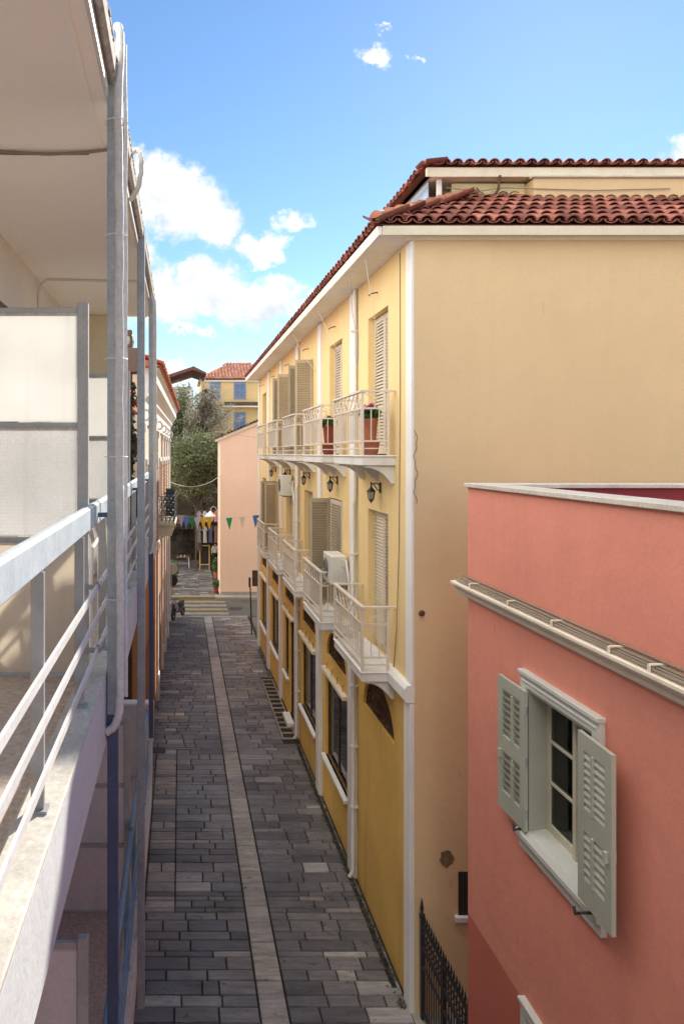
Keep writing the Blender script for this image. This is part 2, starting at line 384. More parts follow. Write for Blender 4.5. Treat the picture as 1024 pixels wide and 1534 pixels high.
def tile_slope(mb, O, U, V, nu, nv, wu, lv, keep, rad=.095):
    """barrel tiles; O eave origin, U unit along eave, V unit up the slope"""
    U = Vector(U); V = Vector(V); N = U.cross(V); N = N if N.z > 0 else -N; O = Vector(O)
    for i in range(nu):
        for j in range(nv):
            if not keep((i + .5) * wu, j * lv + .1): continue
            ju = rng.uniform(-.008, .008); jv = rng.uniform(-.015, .015)
            for kind in (0, 1):
                base = len(mb.v); m = 6
                off = (i + (.5 if kind == 0 else 0.0)) * wu + ju
                for e, (sv, rr, lift) in enumerate(((0, rad, .035), (1, rad * .84, .0))):
                    for th in (0, 1):
                        for k in range(m + 1):
                            t = math.pi * k / m
                            ra = rr - (.016 if th else 0)
                            x = -math.cos(t) * ra; y = math.sin(t) * ra * .85
                            if kind: y = -y * .75 + .035
                            mb.v.append(O + U * (off + x) + V * (j * lv + jv + sv * (lv * 1.12)) + N * (y + lift))
                q = m + 1
                for k in range(m):
                    for (a, b) in ((0, 2), (1, 3)):
                        mb.f.append((base + a * q + k, base + a * q + k + 1, base + b * q + k + 1, base + b * q + k)); mb.mi.append(mb.cur)
                    mb.f.append((base + k, base + k + 1, base + q + k + 1, base + q + k)); mb.mi.append(mb.cur)
def ridge_tiles(mb, p, q, r=.12, L=.36):
    p = Vector(p); q = Vector(q); d = (q - p); n = int(d.length / L); d.normalize()
    a = d.cross(Vector((0, 0, 1))).normalized(); b = a.cross(d)
    for i in range(n):
        base = len(mb.v); m = 8
        for s_, rr in ((0, r), (1.1, r * .85)):
            for k in range(m + 1):
                t = math.pi * k / m
                mb.v.append(p + d * (i * L + s_ * L) + a * math.cos(t) * rr + b * (math.sin(t) * rr + (.03 if s_ == 0 else 0)))
        for k in range(m):
            mb.f.append((base + k, base + k + 1, base + m + 2 + k, base + m + 1 + k)); mb.mi.append(mb.cur)
        mb.f.append(tuple(base + k for k in range(m + 1))); mb.mi.append(mb.cur)

# ================================================================== GROUND AND STREET
g = MB(); g.poly([(-400, -60, G - .06), (400, -60, G - .06), (400, 600, G - .06), (-400, 600, G - .06)]); struct('ground', g, M['ground'])
b = MB(); b.poly([(-1.62, -6, G - .022), (3.6, -6, G - .022), (3.6, 37.3, G - .022), (-1.62, 37.3, G - .022)])
b.poly([(-2.5, 42.2, G - .022), (4.0, 42.2, G - .022), (4.0, 62, G - .022), (-2.5, 62, G - .022)])
struct('street_bed', b, M['joint'])
def slab(mb, x0, x1, y0, y1, mi=0):
    j = .008; c = .01; z = G + rng.uniform(-.003, .003); tx = rng.uniform(-.002, .002); ty = rng.uniform(-.002, .002)
    x0 += j; x1 -= j; y0 += j; y1 -= j; mb.cur = mi
    mb.mesh([(x0, y0, z - .02), (x1, y0, z - .02), (x1, y1, z - .02), (x0, y1, z - .02),
             (x0 + c, y0 + c, z + tx), (x1 - c, y0 + c, z - tx + ty), (x1 - c, y1 - c, z + ty), (x0 + c, y1 - c, z)],
            [(4, 5, 6, 7), (0, 1, 5, 4), (1, 2, 6, 5), (2, 3, 7, 6), (3, 0, 4, 7)])
PIT = (3.0, 21.2, 26.8)
pv = MB(); y = -2.0
def rowfill(x0, x1, y, y1, pale=True):
    x = x0
    while x < x1 - .01:
        w = rng.choice([.3, .42, .5, .58, .65, .75, .85]) * rng.uniform(.9, 1.1)
        if x1 - x - w < .25: w = x1 - x
        mi = 0
        if pale and -.66 < x + w / 2 < -.05 and 13.2 < y < 20.3 and rng.random() < .72: mi = 1
        if pale and x + w / 2 < 0 and 22.6 < y < 23.3: mi = 1
        if pale and x + w / 2 > 1.6 and y < 16 and rng.random() < .04: mi = 1
        slab(pv, x, x + w, y, y1, mi); x += w
while y < 37.1:
    h = rng.choice([.34, .31, .28, .24, .22, .13, .14, .3]); y1 = y + h
    seam = 13.2 < y < 20.3
    if seam: rowfill(-1.6, -.66, y, y1); rowfill(-.66, -.10, y, y1); rowfill(-.10, 1.19, y, y1)
    else: rowfill(-1.6, 1.19, y, y1)
    rowfill(1.635, PIT[0] if (y1 > PIT[1] and y < PIT[2]) else 3.47, y, y1)
    y = y1
y = 42.45
while y < 60:
    h = rng.choice([.34, .3, .24, .14]); rowfill(-1.5, 2.2, y, y + h, False); y += h
struct('street', pv, [M['pave'], M['pavelight']], fix=False)
st = MB(); y = -2
while y < 37.0:
    h = rng.uniform(.75, 1.15); slab(st, 1.2, 1.625, y, min(y + h, 37.1)); y += h
struct('paving_strip', st, M['strip'], fix=False)
k = MB(); k.box(-1.6, 3.47, 37.12, 37.3, G - .05, G + .01); struct('street_edge_kerb', k, M['kerbstone'], bevel=.01)
r_ = MB(); r_.poly([(-40, 37.3, G - .03), (40, 37.3, G - .03), (40, 42.0, G - .03), (-40, 42.0, G - .03)]); struct('cross_road', r_, M['asphalt'])
cw = MB()
for i in range(4):
    y = 37.75 + i * 1.0
    cw.cur = i % 2
    n = 14
    for s_ in range(n):
        xa = -.75 + s_ * 3.3 / n; xb = xa + 3.3 / n
        cw.poly([(xa, y + rng.uniform(-.02, .02), G - .025), (xb, y + rng.uniform(-.02, .02), G - .025), (xb, y + .5 + rng.uniform(-.03, .03), G - .025), (xa, y + .5 + rng.uniform(-.03, .03), G - .025)])
struct('road_marking', cw, [M['cwpaint'], M['yellowpaint']], fix=False)
k = MB(); k.box(-3, 2.0, 41.85, 42.3, G - .05, G + .08); struct('yellow_kerb', k, M['yellowpaint'], bevel=.02)
k = MB(); k.box(2.02, 9, 41.6, 42.3, G - .05, G + .12); struct('pavement_kerb', k, M['kerbstone'], bevel=.02)
# hill rising behind the courtyard
hl = MB(); prof = [(57, -8.6), (58.5, -8.0), (60, -6.0), (62, -3.2), (64, -1.6), (67, 0), (72, 1.6), (80, 2.6), (95, 3.0), (120, 1), (160, -9)]
xs = [-60 + 4 * i for i in range(31)]
pts = []; nf = []
for yy, zz in prof:
    for x in xs: pts.append((x, yy + rng.uniform(-.5, .5), zz + rng.uniform(-.35, .35) - (abs(x) / 60) ** 2 * 6))
nx = len(xs)
for j in range(len(prof) - 1):
    for i in range(nx - 1): nf.append((j * nx + i, j * nx + i + 1, (j + 1) * nx + i + 1, (j + 1) * nx + i))
hl.mesh(pts, nf); struct('hill', hl, M['hill'], smooth=True)
al = MB(); al.poly([(3.47, 8.9, G - .012), (12, 8.9, G - .012), (12, 10.9, G - .012), (3.47, 10.9, G - .012)]); struct('alley_floor', al, M['kerbstone'])

# ================================================================== YELLOW BUILDING
YX = 3.5; Y0 = 10.85; BP = 3.45; PW = .45; YE = Y0 + 6 * BP + .4
bay = [Y0 + BP * i for i in range(6)]
ctr = [Y0 + BP * i + PW + (BP - PW) / 2 for i in range(6)]
yb = thing('yellow_building', (YX, Y0, G), 'long yellow townhouse with white pilasters, louvred shutters and a row of small balconies', 'building')
FP = lambda u, v, d: (YX + d, u, v)
UZ, LZ = -.03, -3.56          # balcony floor levels
dw = .65
up = MB(); holes = []
for c in ctr:
    holes.append((c - dw, c + dw, UZ, 2.5, .16)); holes.append((c - dw, c + dw, LZ, -1.03, .16))
wall(up, FP, Y0, YE, -3.62, 3.25, holes, .16)
up.build('street_wall', M['yellow'], yb)
lo = MB(); holes = []
for i, c in enumerate(ctr):
    holes.append((c - 1.0, c + 1.0, -4.78, -4.07, .14, 'arch'))
    if i == 3: holes.append((c - .95, c - .05, G + .12, -5.2, .12)); holes.append((c + .15, c + 1.05, -7.25, -5.2, .12))
    elif i > 0: holes.append((c - 1.12, c + 1.12, -7.25, -5.2, .12))
wall(lo, FP, Y0, YE, G - .05, -3.62, holes, .12)
lo.build('shop_front_wall', M['ochre'], yb)
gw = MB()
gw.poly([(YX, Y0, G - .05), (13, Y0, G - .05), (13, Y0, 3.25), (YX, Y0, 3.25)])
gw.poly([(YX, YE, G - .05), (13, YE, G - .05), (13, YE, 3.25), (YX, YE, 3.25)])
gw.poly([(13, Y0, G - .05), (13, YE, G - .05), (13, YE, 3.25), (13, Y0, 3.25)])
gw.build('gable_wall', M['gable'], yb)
# near-black screens; the darkness of unlit rooms is put into their colour
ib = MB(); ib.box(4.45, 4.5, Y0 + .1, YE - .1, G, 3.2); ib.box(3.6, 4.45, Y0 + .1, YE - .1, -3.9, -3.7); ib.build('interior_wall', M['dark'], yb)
# pilasters
for i in range(7):
    y0 = Y0 + BP * i; y1 = y0 + (.27 if i == 0 else .38)
    p = MB()
    lowp = .055 if i == 0 else .10; upp = .03 if i == 0 else .06
    p.box(YX - upp, YX + .02, y0 - (.004 if i == 0 else 0), y1, -3.49, 3.20)
    p.box(YX - lowp, YX + .02, y0 - (.006 if i == 0 else 0), y1 + .01, G - .05, -3.77)
    p.build('pilaster', M['white'], yb, bevel=.008)
bl = MB(); bl.prism([(0.02, -3.76), (-.1, -3.76), (-.13, -3.72), (-.13, -3.56), (-.09, -3.50), (0.02, -3.50)], lambda u, v, w: (YX + u, w, v), Y0 - .01, YE + .01)
bl.build('string_course', M['white'], yb)
# eaves
ev = MB(); ev.box(2.97, 13.2, Y0 - .19, YE + .3, 3.245, 3.26); ev.build('eave_soffit', M['white'], yb)
ev = MB(); ev.prism([(2.93, 3.225), (2.97, 3.225), (2.97, 3.35), (2.90, 3.35)], lambda u, v, w: (u, w, v), Y0 - .22, YE + .32); ev.build('eave_fascia', M['white'], yb)
ev = MB(); ev.prism([(Y0 - .10, 3.243), (Y0 + .02, 3.243), (Y0 + .02, 3.19), (Y0 - .05, 3.20)], lambda u, v, w: (w, u, v), YX - .1, 13)
ev.prism([(Y0 - .22, 3.225), (Y0 - .185, 3.225), (Y0 - .185, 3.35), (Y0 - .25, 3.35)], lambda u, v, w: (w, u, v), 2.98, 13); ev.build('gable_cornice', M['eave'], yb)
# roof: under-surface + barrel tiles on the two visible slopes
tp = .51; EX, EY, EZ = 2.90, Y0 - .25, 3.355
rf = MB(); T = 4.6
rf.poly([(EX, EY, EZ), (EX + T, EY + T, EZ + T * tp), (EX + T, YE, EZ + T * tp), (EX, YE + .3, EZ)])
rf.poly([(EX, EY, EZ), (13, EY, EZ), (13, EY + T, EZ + T * tp), (EX + T, EY + T, EZ + T * tp)])
rf.poly([(EX, YE + .3, EZ), (EX + T, YE, EZ + T * tp), (13, YE, EZ + T * tp), (13, YE + .3, EZ)])
cs = math.cos(math.atan(tp)); sn = math.sin(math.atan(tp))
tile_slope(rf, (EX - .03, EY, EZ + .03), (1, 0, 0), (0, cs, sn), 46, 7, .215, .44, lambda u, v: u > v * cs - .05, .104)
tile_slope(rf, (EX, EY - .03, EZ + .03), (0, 1, 0), (cs, 0, sn), 101, 5, .215, .44, lambda u, v: u > v * cs - .05, .104)
roof = rf.build('roof', M['tile'], yb, smooth=True, fix=False)
rh = MB(); ridge_tiles(rh, (EX - .02, EY - .02, EZ + .08), (EX + 3.35, EY + 3.35, EZ + 3.35 * tp + .1), .105)
rh.build('hip_tiles', M['tile_hip'], roof, smooth=True, fix=False)
# penthouse
ph = MB()
ph.box(4.75, 13, 13.35, YE - 1, 3.6, 4.86); ph.box(6.15, 13, 12.55, 13.35, 4.2, 4.79)
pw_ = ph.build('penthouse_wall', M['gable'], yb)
q = MB(); q.box(6.10, 13, 12.50, 12.62, 4.795, 4.835); q.build('parapet_cap', M['coping'], yb, bevel=.01)
q = MB(); q.box(4.38, 13.2, 12.66, YE - .5, 4.865, 4.89); q.prism([(4.30, 4.84), (4.37, 4.84), (4.37, 4.84), (4.28, 4.84)], lambda u, v, w: (u, w, v), 12.6, YE - .4)
q.prism([(12.60, 4.84), (12.65, 4.84), (12.65, 4.99), (12.57, 4.99)], lambda u, v, w: (w, u, v), 4.30, 13.2); q.build('penthouse_eave', M['eave'], yb)
q = MB(); q.poly([(4.28, 12.55, 4.99), (13, 12.55, 4.99), (13, 17, 5.76), (8.7, 17, 5.76), (4.28, 12.56, 4.99)]); q.poly([(4.28, 12.55, 4.99), (8.7, 17, 5.76), (8.7, YE, 5.76), (4.28, YE - .4, 4.99)])
c2 = math.cos(R(12)); s2 = math.sin(R(12))
tile_slope(q, (4.27, 12.52, 5.01), (1, 0, 0), (0, c2, s2), 40, 2, .215, .34, lambda u, v: u > v - .05)
tile_slope(q, (4.25, 12.5, 5.01), (0, 1, 0), (c2, 0, s2), 86, 2, .215, .34, lambda u, v: u > v - .05)
q.build('penthouse_roof', M['tile'], yb, smooth=True, fix=False)
q = MB(); q.box(4.55, 4.62, 12.75, 12.83, 3.9, 4.855); q.build('veranda_post', M['white'], yb)
q = MB(); q.box(4.42, 4.44, 12.9, 20, 3.9, 4.855); q.build('veranda_glazing', mat('blue_glazing', (.45, .58, .74), rough=.1, bump=0), yb)
aw = MB(); n = 14
for i in range(n):
    xa = 4.85 + i * .085 * 1.1; xb = xa + .0935
    za = .03 * math.sin(i * .8); zb = .03 * math.sin((i + 1) * .8)
    aw.poly([(xa, 12.95 + za, 4.35), (xb, 12.95 + zb, 4.35), (xb, 12.9, 4.83), (xa, 12.9, 4.83)])
tag(aw.build('awning', mat('awning_cloth', (.80, .74, .46), rough=.85, var=.05, bump=0), yb))
q = MB(); q.tube([(5.45, 12.7, 4.15), (5.47, 12.68, 4.45), (5.56, 12.62, 4.62), (5.58, 12.6, 4.86)], .025, 6); q.build('vent_pipe', M['wood'], yb, smooth=True)
q = MB(); q.tube([(4.7, 12.75, 4.70), (5.2, 12.72, 4.62), (5.7, 12.7, 4.68), (6.2, 12.53, 4.60), (7.2, 12.52, 4.57), (8.5, 12.52, 4.60)], .009, 5); q.build('roof_wire', M['cable'], yb)
# doors with shutters
def door(c, z0, z1, mode, pale=False):
    m = M['shutter_pale'] if pale else M['shutter']
    d = MB(); X = YX + .30
    d.box(X, X + .05, c - dw - .03, c + dw + .03, z0, z1 + .03)
    for s_ in (-1, 1):
        d.box(X - .03, X, c + s_ * .03 - .025, c + s_ * .03 + .025, z0, z1)
    d.build('balcony_door', M['wood'], yb)
    if mode == 'closed':
        for a, b_ in ((c - dw, c - .005), (c + dw, c + .005)):
            s = MB(); louvre_leaf(s, (YX + .14, a), (YX + .14, b_), z0 + .02, z1 - .02); s.build('shutter', m, yb)
    elif mode == 'open':
        for a in (c - dw + .01, c + dw - .01):
            s = MB(); louvre_leaf(s, (YX - .01, a), (YX - rng.uniform(.45, .49), a + rng.uniform(-.03, .10)), z0 + .02, z1 - .02); s.build('shutter', M['shutter'], yb)
    elif mode == 'half':
        s = MB(); louvre_leaf(s, (YX - .01, c + dw - .01), (YX - .47, c + dw + .01), z0 + .02, z1 - .02); s.build('shutter', M['shutter'], yb)
        s = MB(); louvre_leaf(s, (YX + .0, c - dw - .05), (YX - .03, c + .35), z0 + .02, z1 - .02); s.build('shutter', M['shutter_pale'], yb)
    # hook bracket above the door
    k = MB(); k.tube([(YX, c, z1 + .36), (YX - .10, c, z1 + .34), (YX - .16, c, z1 + .30)], .012, 6); 
    if z1 > 0: k.build('awning_hook', M['black'], yb)
for i, c in enumerate(ctr):
    door(c, UZ, 2.5, ('closed', 'closed', 'open', 'open', 'closed', 'closed')[i], i < 2)
    door(c, LZ, -1.03, ('closed', 'half', 'closed', 'closed', 'open', 'closed')[i], i < 2)
# balconies
def balcony(c, zs):
    x0, x1, y0, y1 = 2.935, YX + .03, c - 1.08, c + 1.08
    s = MB(); s.box(x0 + .02, x1, y0 + .02, y1 - .02, zs - .17, zs - .03); s.box(x0, x1, y0, y1, zs - .03, zs)
    o = s.build('balcony', M['slabwhite'], yb, bevel=.008)
    r = MB(); xi = x0 + .03; ya, yc = y0 + .03, y1 - .03; zt = zs + 1.05
    for (px, py) in ((xi, ya), (xi, yc), (YX - .12, ya), (YX - .12, yc)): r.box(px - .02, px + .02, py - .02, py + .02, zs, zt - .02)
    zl, zb, zb2 = zs + .765, zs + .23, zs + .11
    r.box(xi - .035, xi + .035, ya - .035, yc + .035, zt - .02, zt + .015)
    for yy in (ya, yc): r.box(xi + .035, YX, yy - .03, yy + .03, zt - .02, zt + .013)
    for zz, hh in ((zl, .028), (zb, .028), (zb2, .02)):
        r.box(xi - .014, xi + .014, ya + .02, yc - .02, zz - hh / 2, zz + hh / 2)
        for yy in (ya, yc): r.box(xi + .02, YX - .14, yy - .014, yy + .014, zz - hh / 2, zz + hh / 2)
    n = 16; L = yc - ya
    for i in range(1, n): yy = ya + L * i / n; r.box(xi - .008, xi + .008, yy - .008, yy + .008, zb + .014, zl - .014)
    n = 7
    for i in range(n):
        a = ya + L * i / n; b_ = ya + L * (i + 1) / n
        r.bar((xi - .006, a, zl + .014), (xi - .006, b_, zt - .02), .012, .012, (1, 0, 0)); r.bar((xi + .006, b_, zl + .014), (xi + .006, a, zt - .02), .012, .012, (1, 0, 0))
    for yy in (ya, yc):
        w = YX - .14 - xi
        for i in (1, 2): px = xi + w * i / 3 + .01; r.box(px - .008, px + .008, yy - .008, yy + .008, zb + .014, zl - .014)
        r.bar((xi + .02, yy - .006, zl + .014), (YX - .14, yy - .006, zt - .02), .012, .012, (0, 1, 0)); r.bar((xi + .02, yy + .006, zt - .02), (YX - .14, yy + .006, zl + .014), .012, .012, (0, 1, 0))
    r.build('railing', M['rail'], o)
    prof = [(YX + .01, zs - .173), (3.03, zs - .173), (3.03, zs - .21)] + [(3.05 + .40 * (t / 6.0), zs - .21 - .26 * (t / 6.0) ** 2.2) for t in range(7)] + [(YX + .01, zs - .47)]
    for yy in (c - .95, c, c + .95):
        k = MB(); k.prism(prof, lambda u, v, w: (u, w, v), yy - .06, yy + .06); k.build('corbel', M['slabwhite'], o, bevel=.006)
for i in range(5):
    balcony(ctr[i], UZ); balcony(ctr[i], LZ)
# fanlights
for c in ctr:
    f = MB(); f.poly([(YX + .13, c - 1.02, -4.8), (YX + .13, c + 1.02, -4.8), (YX + .13, c + 1.02, -4.0), (YX + .13, c - 1.02, -4.0)])
    o = f.build('fanlight', M['woodmid'], yb)
    n = 18; rr = [(c - math.cos(math.pi * i / n), -4.78 + .70 * math.sin(math.pi * i / n)) for i in range(n + 1)]
    gr = MB(); gr.tube([(YX + .07, a * 1 + (c - a) * .03, b_) for a, b_ in rr], .022, 6); gr.bar((YX + .07, c - 1, -4.765), (YX + .07, c + 1, -4.765), .04, .04)
    for i in range(1, n, 1):
        a, b_ = rr[i]; gr.bar((YX + .07, c + (a - c) * .25, -4.78 + (b_ + 4.78) * .25), (YX + .07, a, b_), .014, .014, (1, 0, 0))
    for q_ in (.25, .62): gr.tube([(YX + .065, c + (a - c) * q_, -4.78 + (b_ + 4.78) * q_) for a, b_ in rr], .011, 5)
    gr.build('fanlight_grille', M['wood'], o)
# shop windows
def shopwin(c0, c1, z0, z1, sill=True, mull=1):
    f = MB(); X = YX + .06
    t = .05
    f.box(X, X + .06, c0, c0 + t, z0, z1); f.box(X, X + .06, c1 - t, c1, z0, z1); f.box(X, X + .06, c0 + t, c1 - t, z0, z0 + t); f.box(X, X + .06, c0 + t, c1 - t, z1 - t, z1)
    for m_ in range(mull):
        mm = c0 + (c1 - c0) * (m_ + 1) / (mull + 1); f.box(X, X + .06, mm - .03, mm + .03, z0 + t, z1 - t)
    o = f.build('shop_window', M['wood'], yb, bevel=.004)
    p = MB(); p.box(X + .025, X + .033, c0 + t, c1 - t, z0 + t, z1 - t); p.build('pane', M['glassdark'], o)
    d = MB(); yy = c0 + .08
    for zz in [z0 + .08 + .42 * i for i in range(int((z1 - z0 - .3) / .42) + 1)]:
        d.box(X + .16, X + .5, c0 + .02, c1 - .02, zz - .025, zz)
        yy = c0 + .06
        while yy < c1 - .15:
            w = rng.uniform(.06, .2); h = rng.uniform(.12, .36); xx = X + rng.uniform(.16, .28)
            if rng.random() < .5: d.box(xx, xx + .12, yy, yy + w, zz + .002, zz + h)
            else: d.lathe([(w * .3, 0), (w * .5, h * .3), (w * .42, h * .6), (w * .2, h * .8), (w * .24, h)], (xx + .08, yy + w / 2, zz + .002), 8)
            yy += w + .03
    d.build('shop_display', M['goods'], o); o.children[-1]['kind'] = 'stuff'
    if sill:
        s = MB(); s.prism([(.06, z0), (-.10, z0), (-.10, z0 - .07), (.06, z0 - .09)], lambda u, v, w: (YX + u, w, v), c0 - .1, c1 + .1); s.build('sill', M['white'], o, bevel=.006)
    a = MB(); a.box(YX - .11, YX + .05, c0 - .02, c1 + .02, z1 + .0, z1 + .09); a.build('awning_case', M['eave'], o, bevel=.01)
    for q_ in range(4): 
        hy = c0 + (c1 - c0) * (q_ + .5) / 4; k = MB(); k.tube([(YX - .005, hy, z1 + .24), (YX - .035, hy, z1 + .2), (YX - .035, hy, z1 + .09)], .007, 5); k.build('awning_bracket', M['black'], o)
for i, c in enumerate(ctr):
    if i == 0: continue
    if i == 3:
        shopwin(c + .15, c + 1.05, -7.25, -5.2)
        shopwin(c - .95, c - .05, G + .12, -5.2, False, 0)
        s = MB(); s.box(YX - .22, YX + .1, c - 1.0, c, G - .02, G + .12); s.build('door_step', M['white'], yb, bevel=.01)
    else: shopwin(c - 1.12, c + 1.12, -7.25, -5.2)
# drainpipes
for yy, z1, z0 in ((bay[1] - .06, 3.3, G + .05), (bay[3] - .06, 3.3, G + .05)):
    d = MB(); d.tube([(YX - .055, yy, z1), (YX - .055, yy, -.9), (YX - .09, yy, -1.0), (YX - .09, yy, -3.3), (YX - .19, yy, -3.45), (YX - .19, yy, -3.85), (YX - .09, yy, -4.0), (YX - .09, yy, z0 + .12), (YX - .16, yy, z0)], .04, 10)
    for zz in (2.4, .8, -2, -4.6, -5.8, -7): d.box(YX - .14, YX, yy - .05, yy + .05, zz, zz + .03)
    d.build('drainpipe', M['pvc'], yb, smooth=True)
d = MB(); d.tube([(YX - .03, bay[1] - .05, 3.1), (YX - .02, bay[1] - .12, 1.9), (YX - .02, bay[1] - .06, 1.7), (YX - .02, bay[1] - .06, .3)], .022, 8); d.build('conduit', M['greymetal'], yb)
# wall cables on the street face and the gable
d = MB(); d.tube([(YX - .01, bay[0] + .62, 3.2), (YX - .012, bay[0] + .60, 1.0), (YX - .012, bay[0] + .66, -1.5), (YX - .03, bay[0] + .72, -2.8), (YX - .01, bay[0] + .95, -3.5)], .008, 5)
d.build('wall_cable', M['cable'], yb)
d = MB(); pts = [(3.515, Y0 - .008, .35)]
for i in range(26): pts.append((3.535 + .022 * math.sin(i * .55) + .012 * math.sin(i * 1.4), Y0 - .008, .30 - i * .042))
d.tube(pts, .006, 5); d.build('wall_cable', M['cable'], yb)
q = MB(); q.lathe([(.035, 0), (.05, .02), (.03, .04)], (0, 0, 0), 8); q.xf(Matrix.Translation((3.62, Y0 - .02, -2.40)) @ Matrix.Rotation(R(90), 4, 'X')); q.build('vent_cap', M['wood'], yb)
q = MB(); n = 13
ring = [(4.0 + .11 * math.cos(2 * math.pi * i / n) * rng.uniform(.7, 1.15), Y0 - .006, -6.10 + .15 * math.sin(2 * math.pi * i / n) * rng.uniform(.75, 1.1)) for i in range(n)]
q.prism([(a, c) for a, _, c in ring], lambda u, v, w: (u, w, v), Y0 - .007, Y0 + .01); q.build('broken_plaster', M['plaster_dark'], yb)
q = MB(); q.box(4.18, 4.75, Y0 - .015, Y0 + .02, -6.95, -6.3); q.build('gable_window', M['dark'], yb); w_ = yb.children[-1]
q = MB(); q.box(4.12, 4.8, Y0 - .08, Y0 + .01, -7.02, -6.95); q.build('sill', M['slabwhite'], w_)
# small sign plate at the far corner
q = MB(); q.box(YX - .34, YX - .08, YE - .25, YE - .21, -5.85, -5.15); q.box(YX - .08, YX, YE - .25, YE - .22, -5.5, -5.46)
tag(q.build('hanging_sign', M['wood'], None, bevel=.01), 'small dark square sign projecting from the far corner of the yellow facade', 'sign')

for y_a, y_b, z_b in ((11.9, 12.2, 1.4), (13.0, 14.2, 2.2), (16.0, 15.2, 1.9), (19.4, 18.6, 2.1)):
    q = MB(); q.tube([(3.05, y_a, 3.2), (3.25, (y_a + y_b) / 2, (3.2 + z_b) / 2 - .08), (YX - .01, y_b, z_b)], .006, 5); q.build('awning_cord', M['cablewhite'], yb)
# ---- lanterns
LN = thing('wall_lantern', (0, 0, 0), 'x', 'lantern', 'black lanterns on the yellow facade')
q = MB(); q.box(-.03, 0, -.05, .05, -.12, .12); q.tube([(-.02, 0, .06), (-.10, 0, .10), (-.18, 0, .09), (-.22, 0, .05), (-.22, 0, 0)], .016, 6); q.tube([(-.02, 0, -.08), (-.08, 0, -.05), (-.13, 0, .03), (-.16, 0, .085)], .012, 6); q.build('bracket', M['black'], LN)
q = MB(); q.lathe([(.012, .05), (.03, .0), (.10, -.075), (.115, -.085), (.1, -.09)], (-.22, 0, 0), 6); q.lathe([(.015, .13), (.02, .09), (.012, .05)], (-.22, 0, 0), 6)
for k in range(6):
    t = 2 * math.pi * k / 6; q.bar((-.22 + .088 * math.cos(t), .088 * math.sin(t), -.09), (-.22 + .058 * math.cos(t), .058 * math.sin(t), -.27), .012, .012)
q.lathe([(.062, -.265), (.066, -.275), (.045, -.30), (.02, -.33), (.01, -.36)], (-.22, 0, 0), 6); q.build('cage', M['black'], LN)
q = MB(); q.lathe([(.08, -.092), (.052, -.264)], (-.22, 0, 0), 6); q.build('glass', M['lampglass'], LN)
lab = ['nearest black lantern under the upper balcony closest to the gable corner', 'second black wall lantern from the gable corner of the yellow facade',
       'black wall lantern in the middle of the row of five on the yellow facade', 'black wall lantern just above the boxy white wall unit on the yellow facade',
       'farthest black wall lantern, last of the row down the yellow facade']
for ch in LN.children: ch.data.transform(Matrix.Scale(.76, 4))
LN.location = (YX, ctr[0] - .2, -.60); LN['label'] = lab[0]
for i in range(1, 5): clone(LN, (YX, ctr[i] - .2, -.60), lab[i])
# ---- air conditioners
def ac(x0, x1, y0, y1, z0, z1, label):
    t = thing('air_conditioner', ((x0 + x1) / 2, (y0 + y1) / 2, z0), label, 'air conditioner', 'air conditioners on the yellow facade')
    q = MB(); q.box(x0, x1, y0, y1, z0, z1); q.build('casing', M['ac'], t, bevel=.02)
    q = MB(); c = ((y0 + y1) / 2 + .08, (z0 + z1) / 2)
    for r in (.05, .1, .15, .2): q.tube([(x0 - .012, c[0] + r * math.cos(a), c[1] + r * math.sin(a)) for a in [2 * math.pi * k / 20 for k in range(21)]], .008, 5)
    for a in range(8): q.bar((x0 - .012, c[0], c[1]), (x0 - .012, c[0] + .2 * math.cos(a * .785), c[1] + .2 * math.sin(a * .785)), .008, .008, (1, 0, 0))
    q.build('fan_grille', M['acdark'], t)
    q = MB()
    for k in range(5): q.box(x0 + .06, x1 - .08, y0 - .006, y0 + .001, z0 + .12 + k * .05, z0 + .135 + k * .05)
    q.box(x0 + .2, x1 - .04, y0 - .03, y0 + .001, z1 - .22, z1 - .06); q.build('side_louvre', M['ac'], t)
    q = MB()
    for yy in (y0 + .12, y1 - .12): q.box(x0 + .04, YX, yy - .02, yy + .02, z0 - .035, z0 - .002); q.box(YX - .03, YX, yy - .02, yy + .02, z0 - .3, z0 - .035)
    q.build('wall_bracket', M['greymetal'], t)
ac(3.10, 3.44, 14.85, 15.65, -2.72, -2.12, 'grey white air conditioner between two lower balconies beside an open shutter')
ac(3.12, 3.44, 22.2, 22.95, -1.32, -.68, 'white air conditioner high on the yellow wall under the upper balconies')
q = MB(); q.tube([(3.46, 22.2, -1.0), (3.47, 22.0, -1.3), (3.47, 21.95, -2.0), (3.48, 21.9, -3.4)], .03, 8); q.tube([(3.46, 22.15, -.85), (3.42, 22.05, -1.1), (3.46, 22.0, -1.5)], .02, 6)
tag(q.build('refrigerant_pipe', M['pipe'], None, smooth=True), 'pale pipe dropping from the high air conditioner down the yellow wall', 'pipe')
q = MB(); q.tube([(3.40, 14.82, -2.3), (3.38, 14.72, -2.2), (3.40, 14.6, -2.5), (3.42, 14.55, -3.0), (3.45, 14.55, -3.52)], .025, 8)
tag(q.build('refrigerant_pipe', M['pipe'], None, smooth=True), 'pale hose hanging beside the grey white unit at the lower balconies', 'pipe')
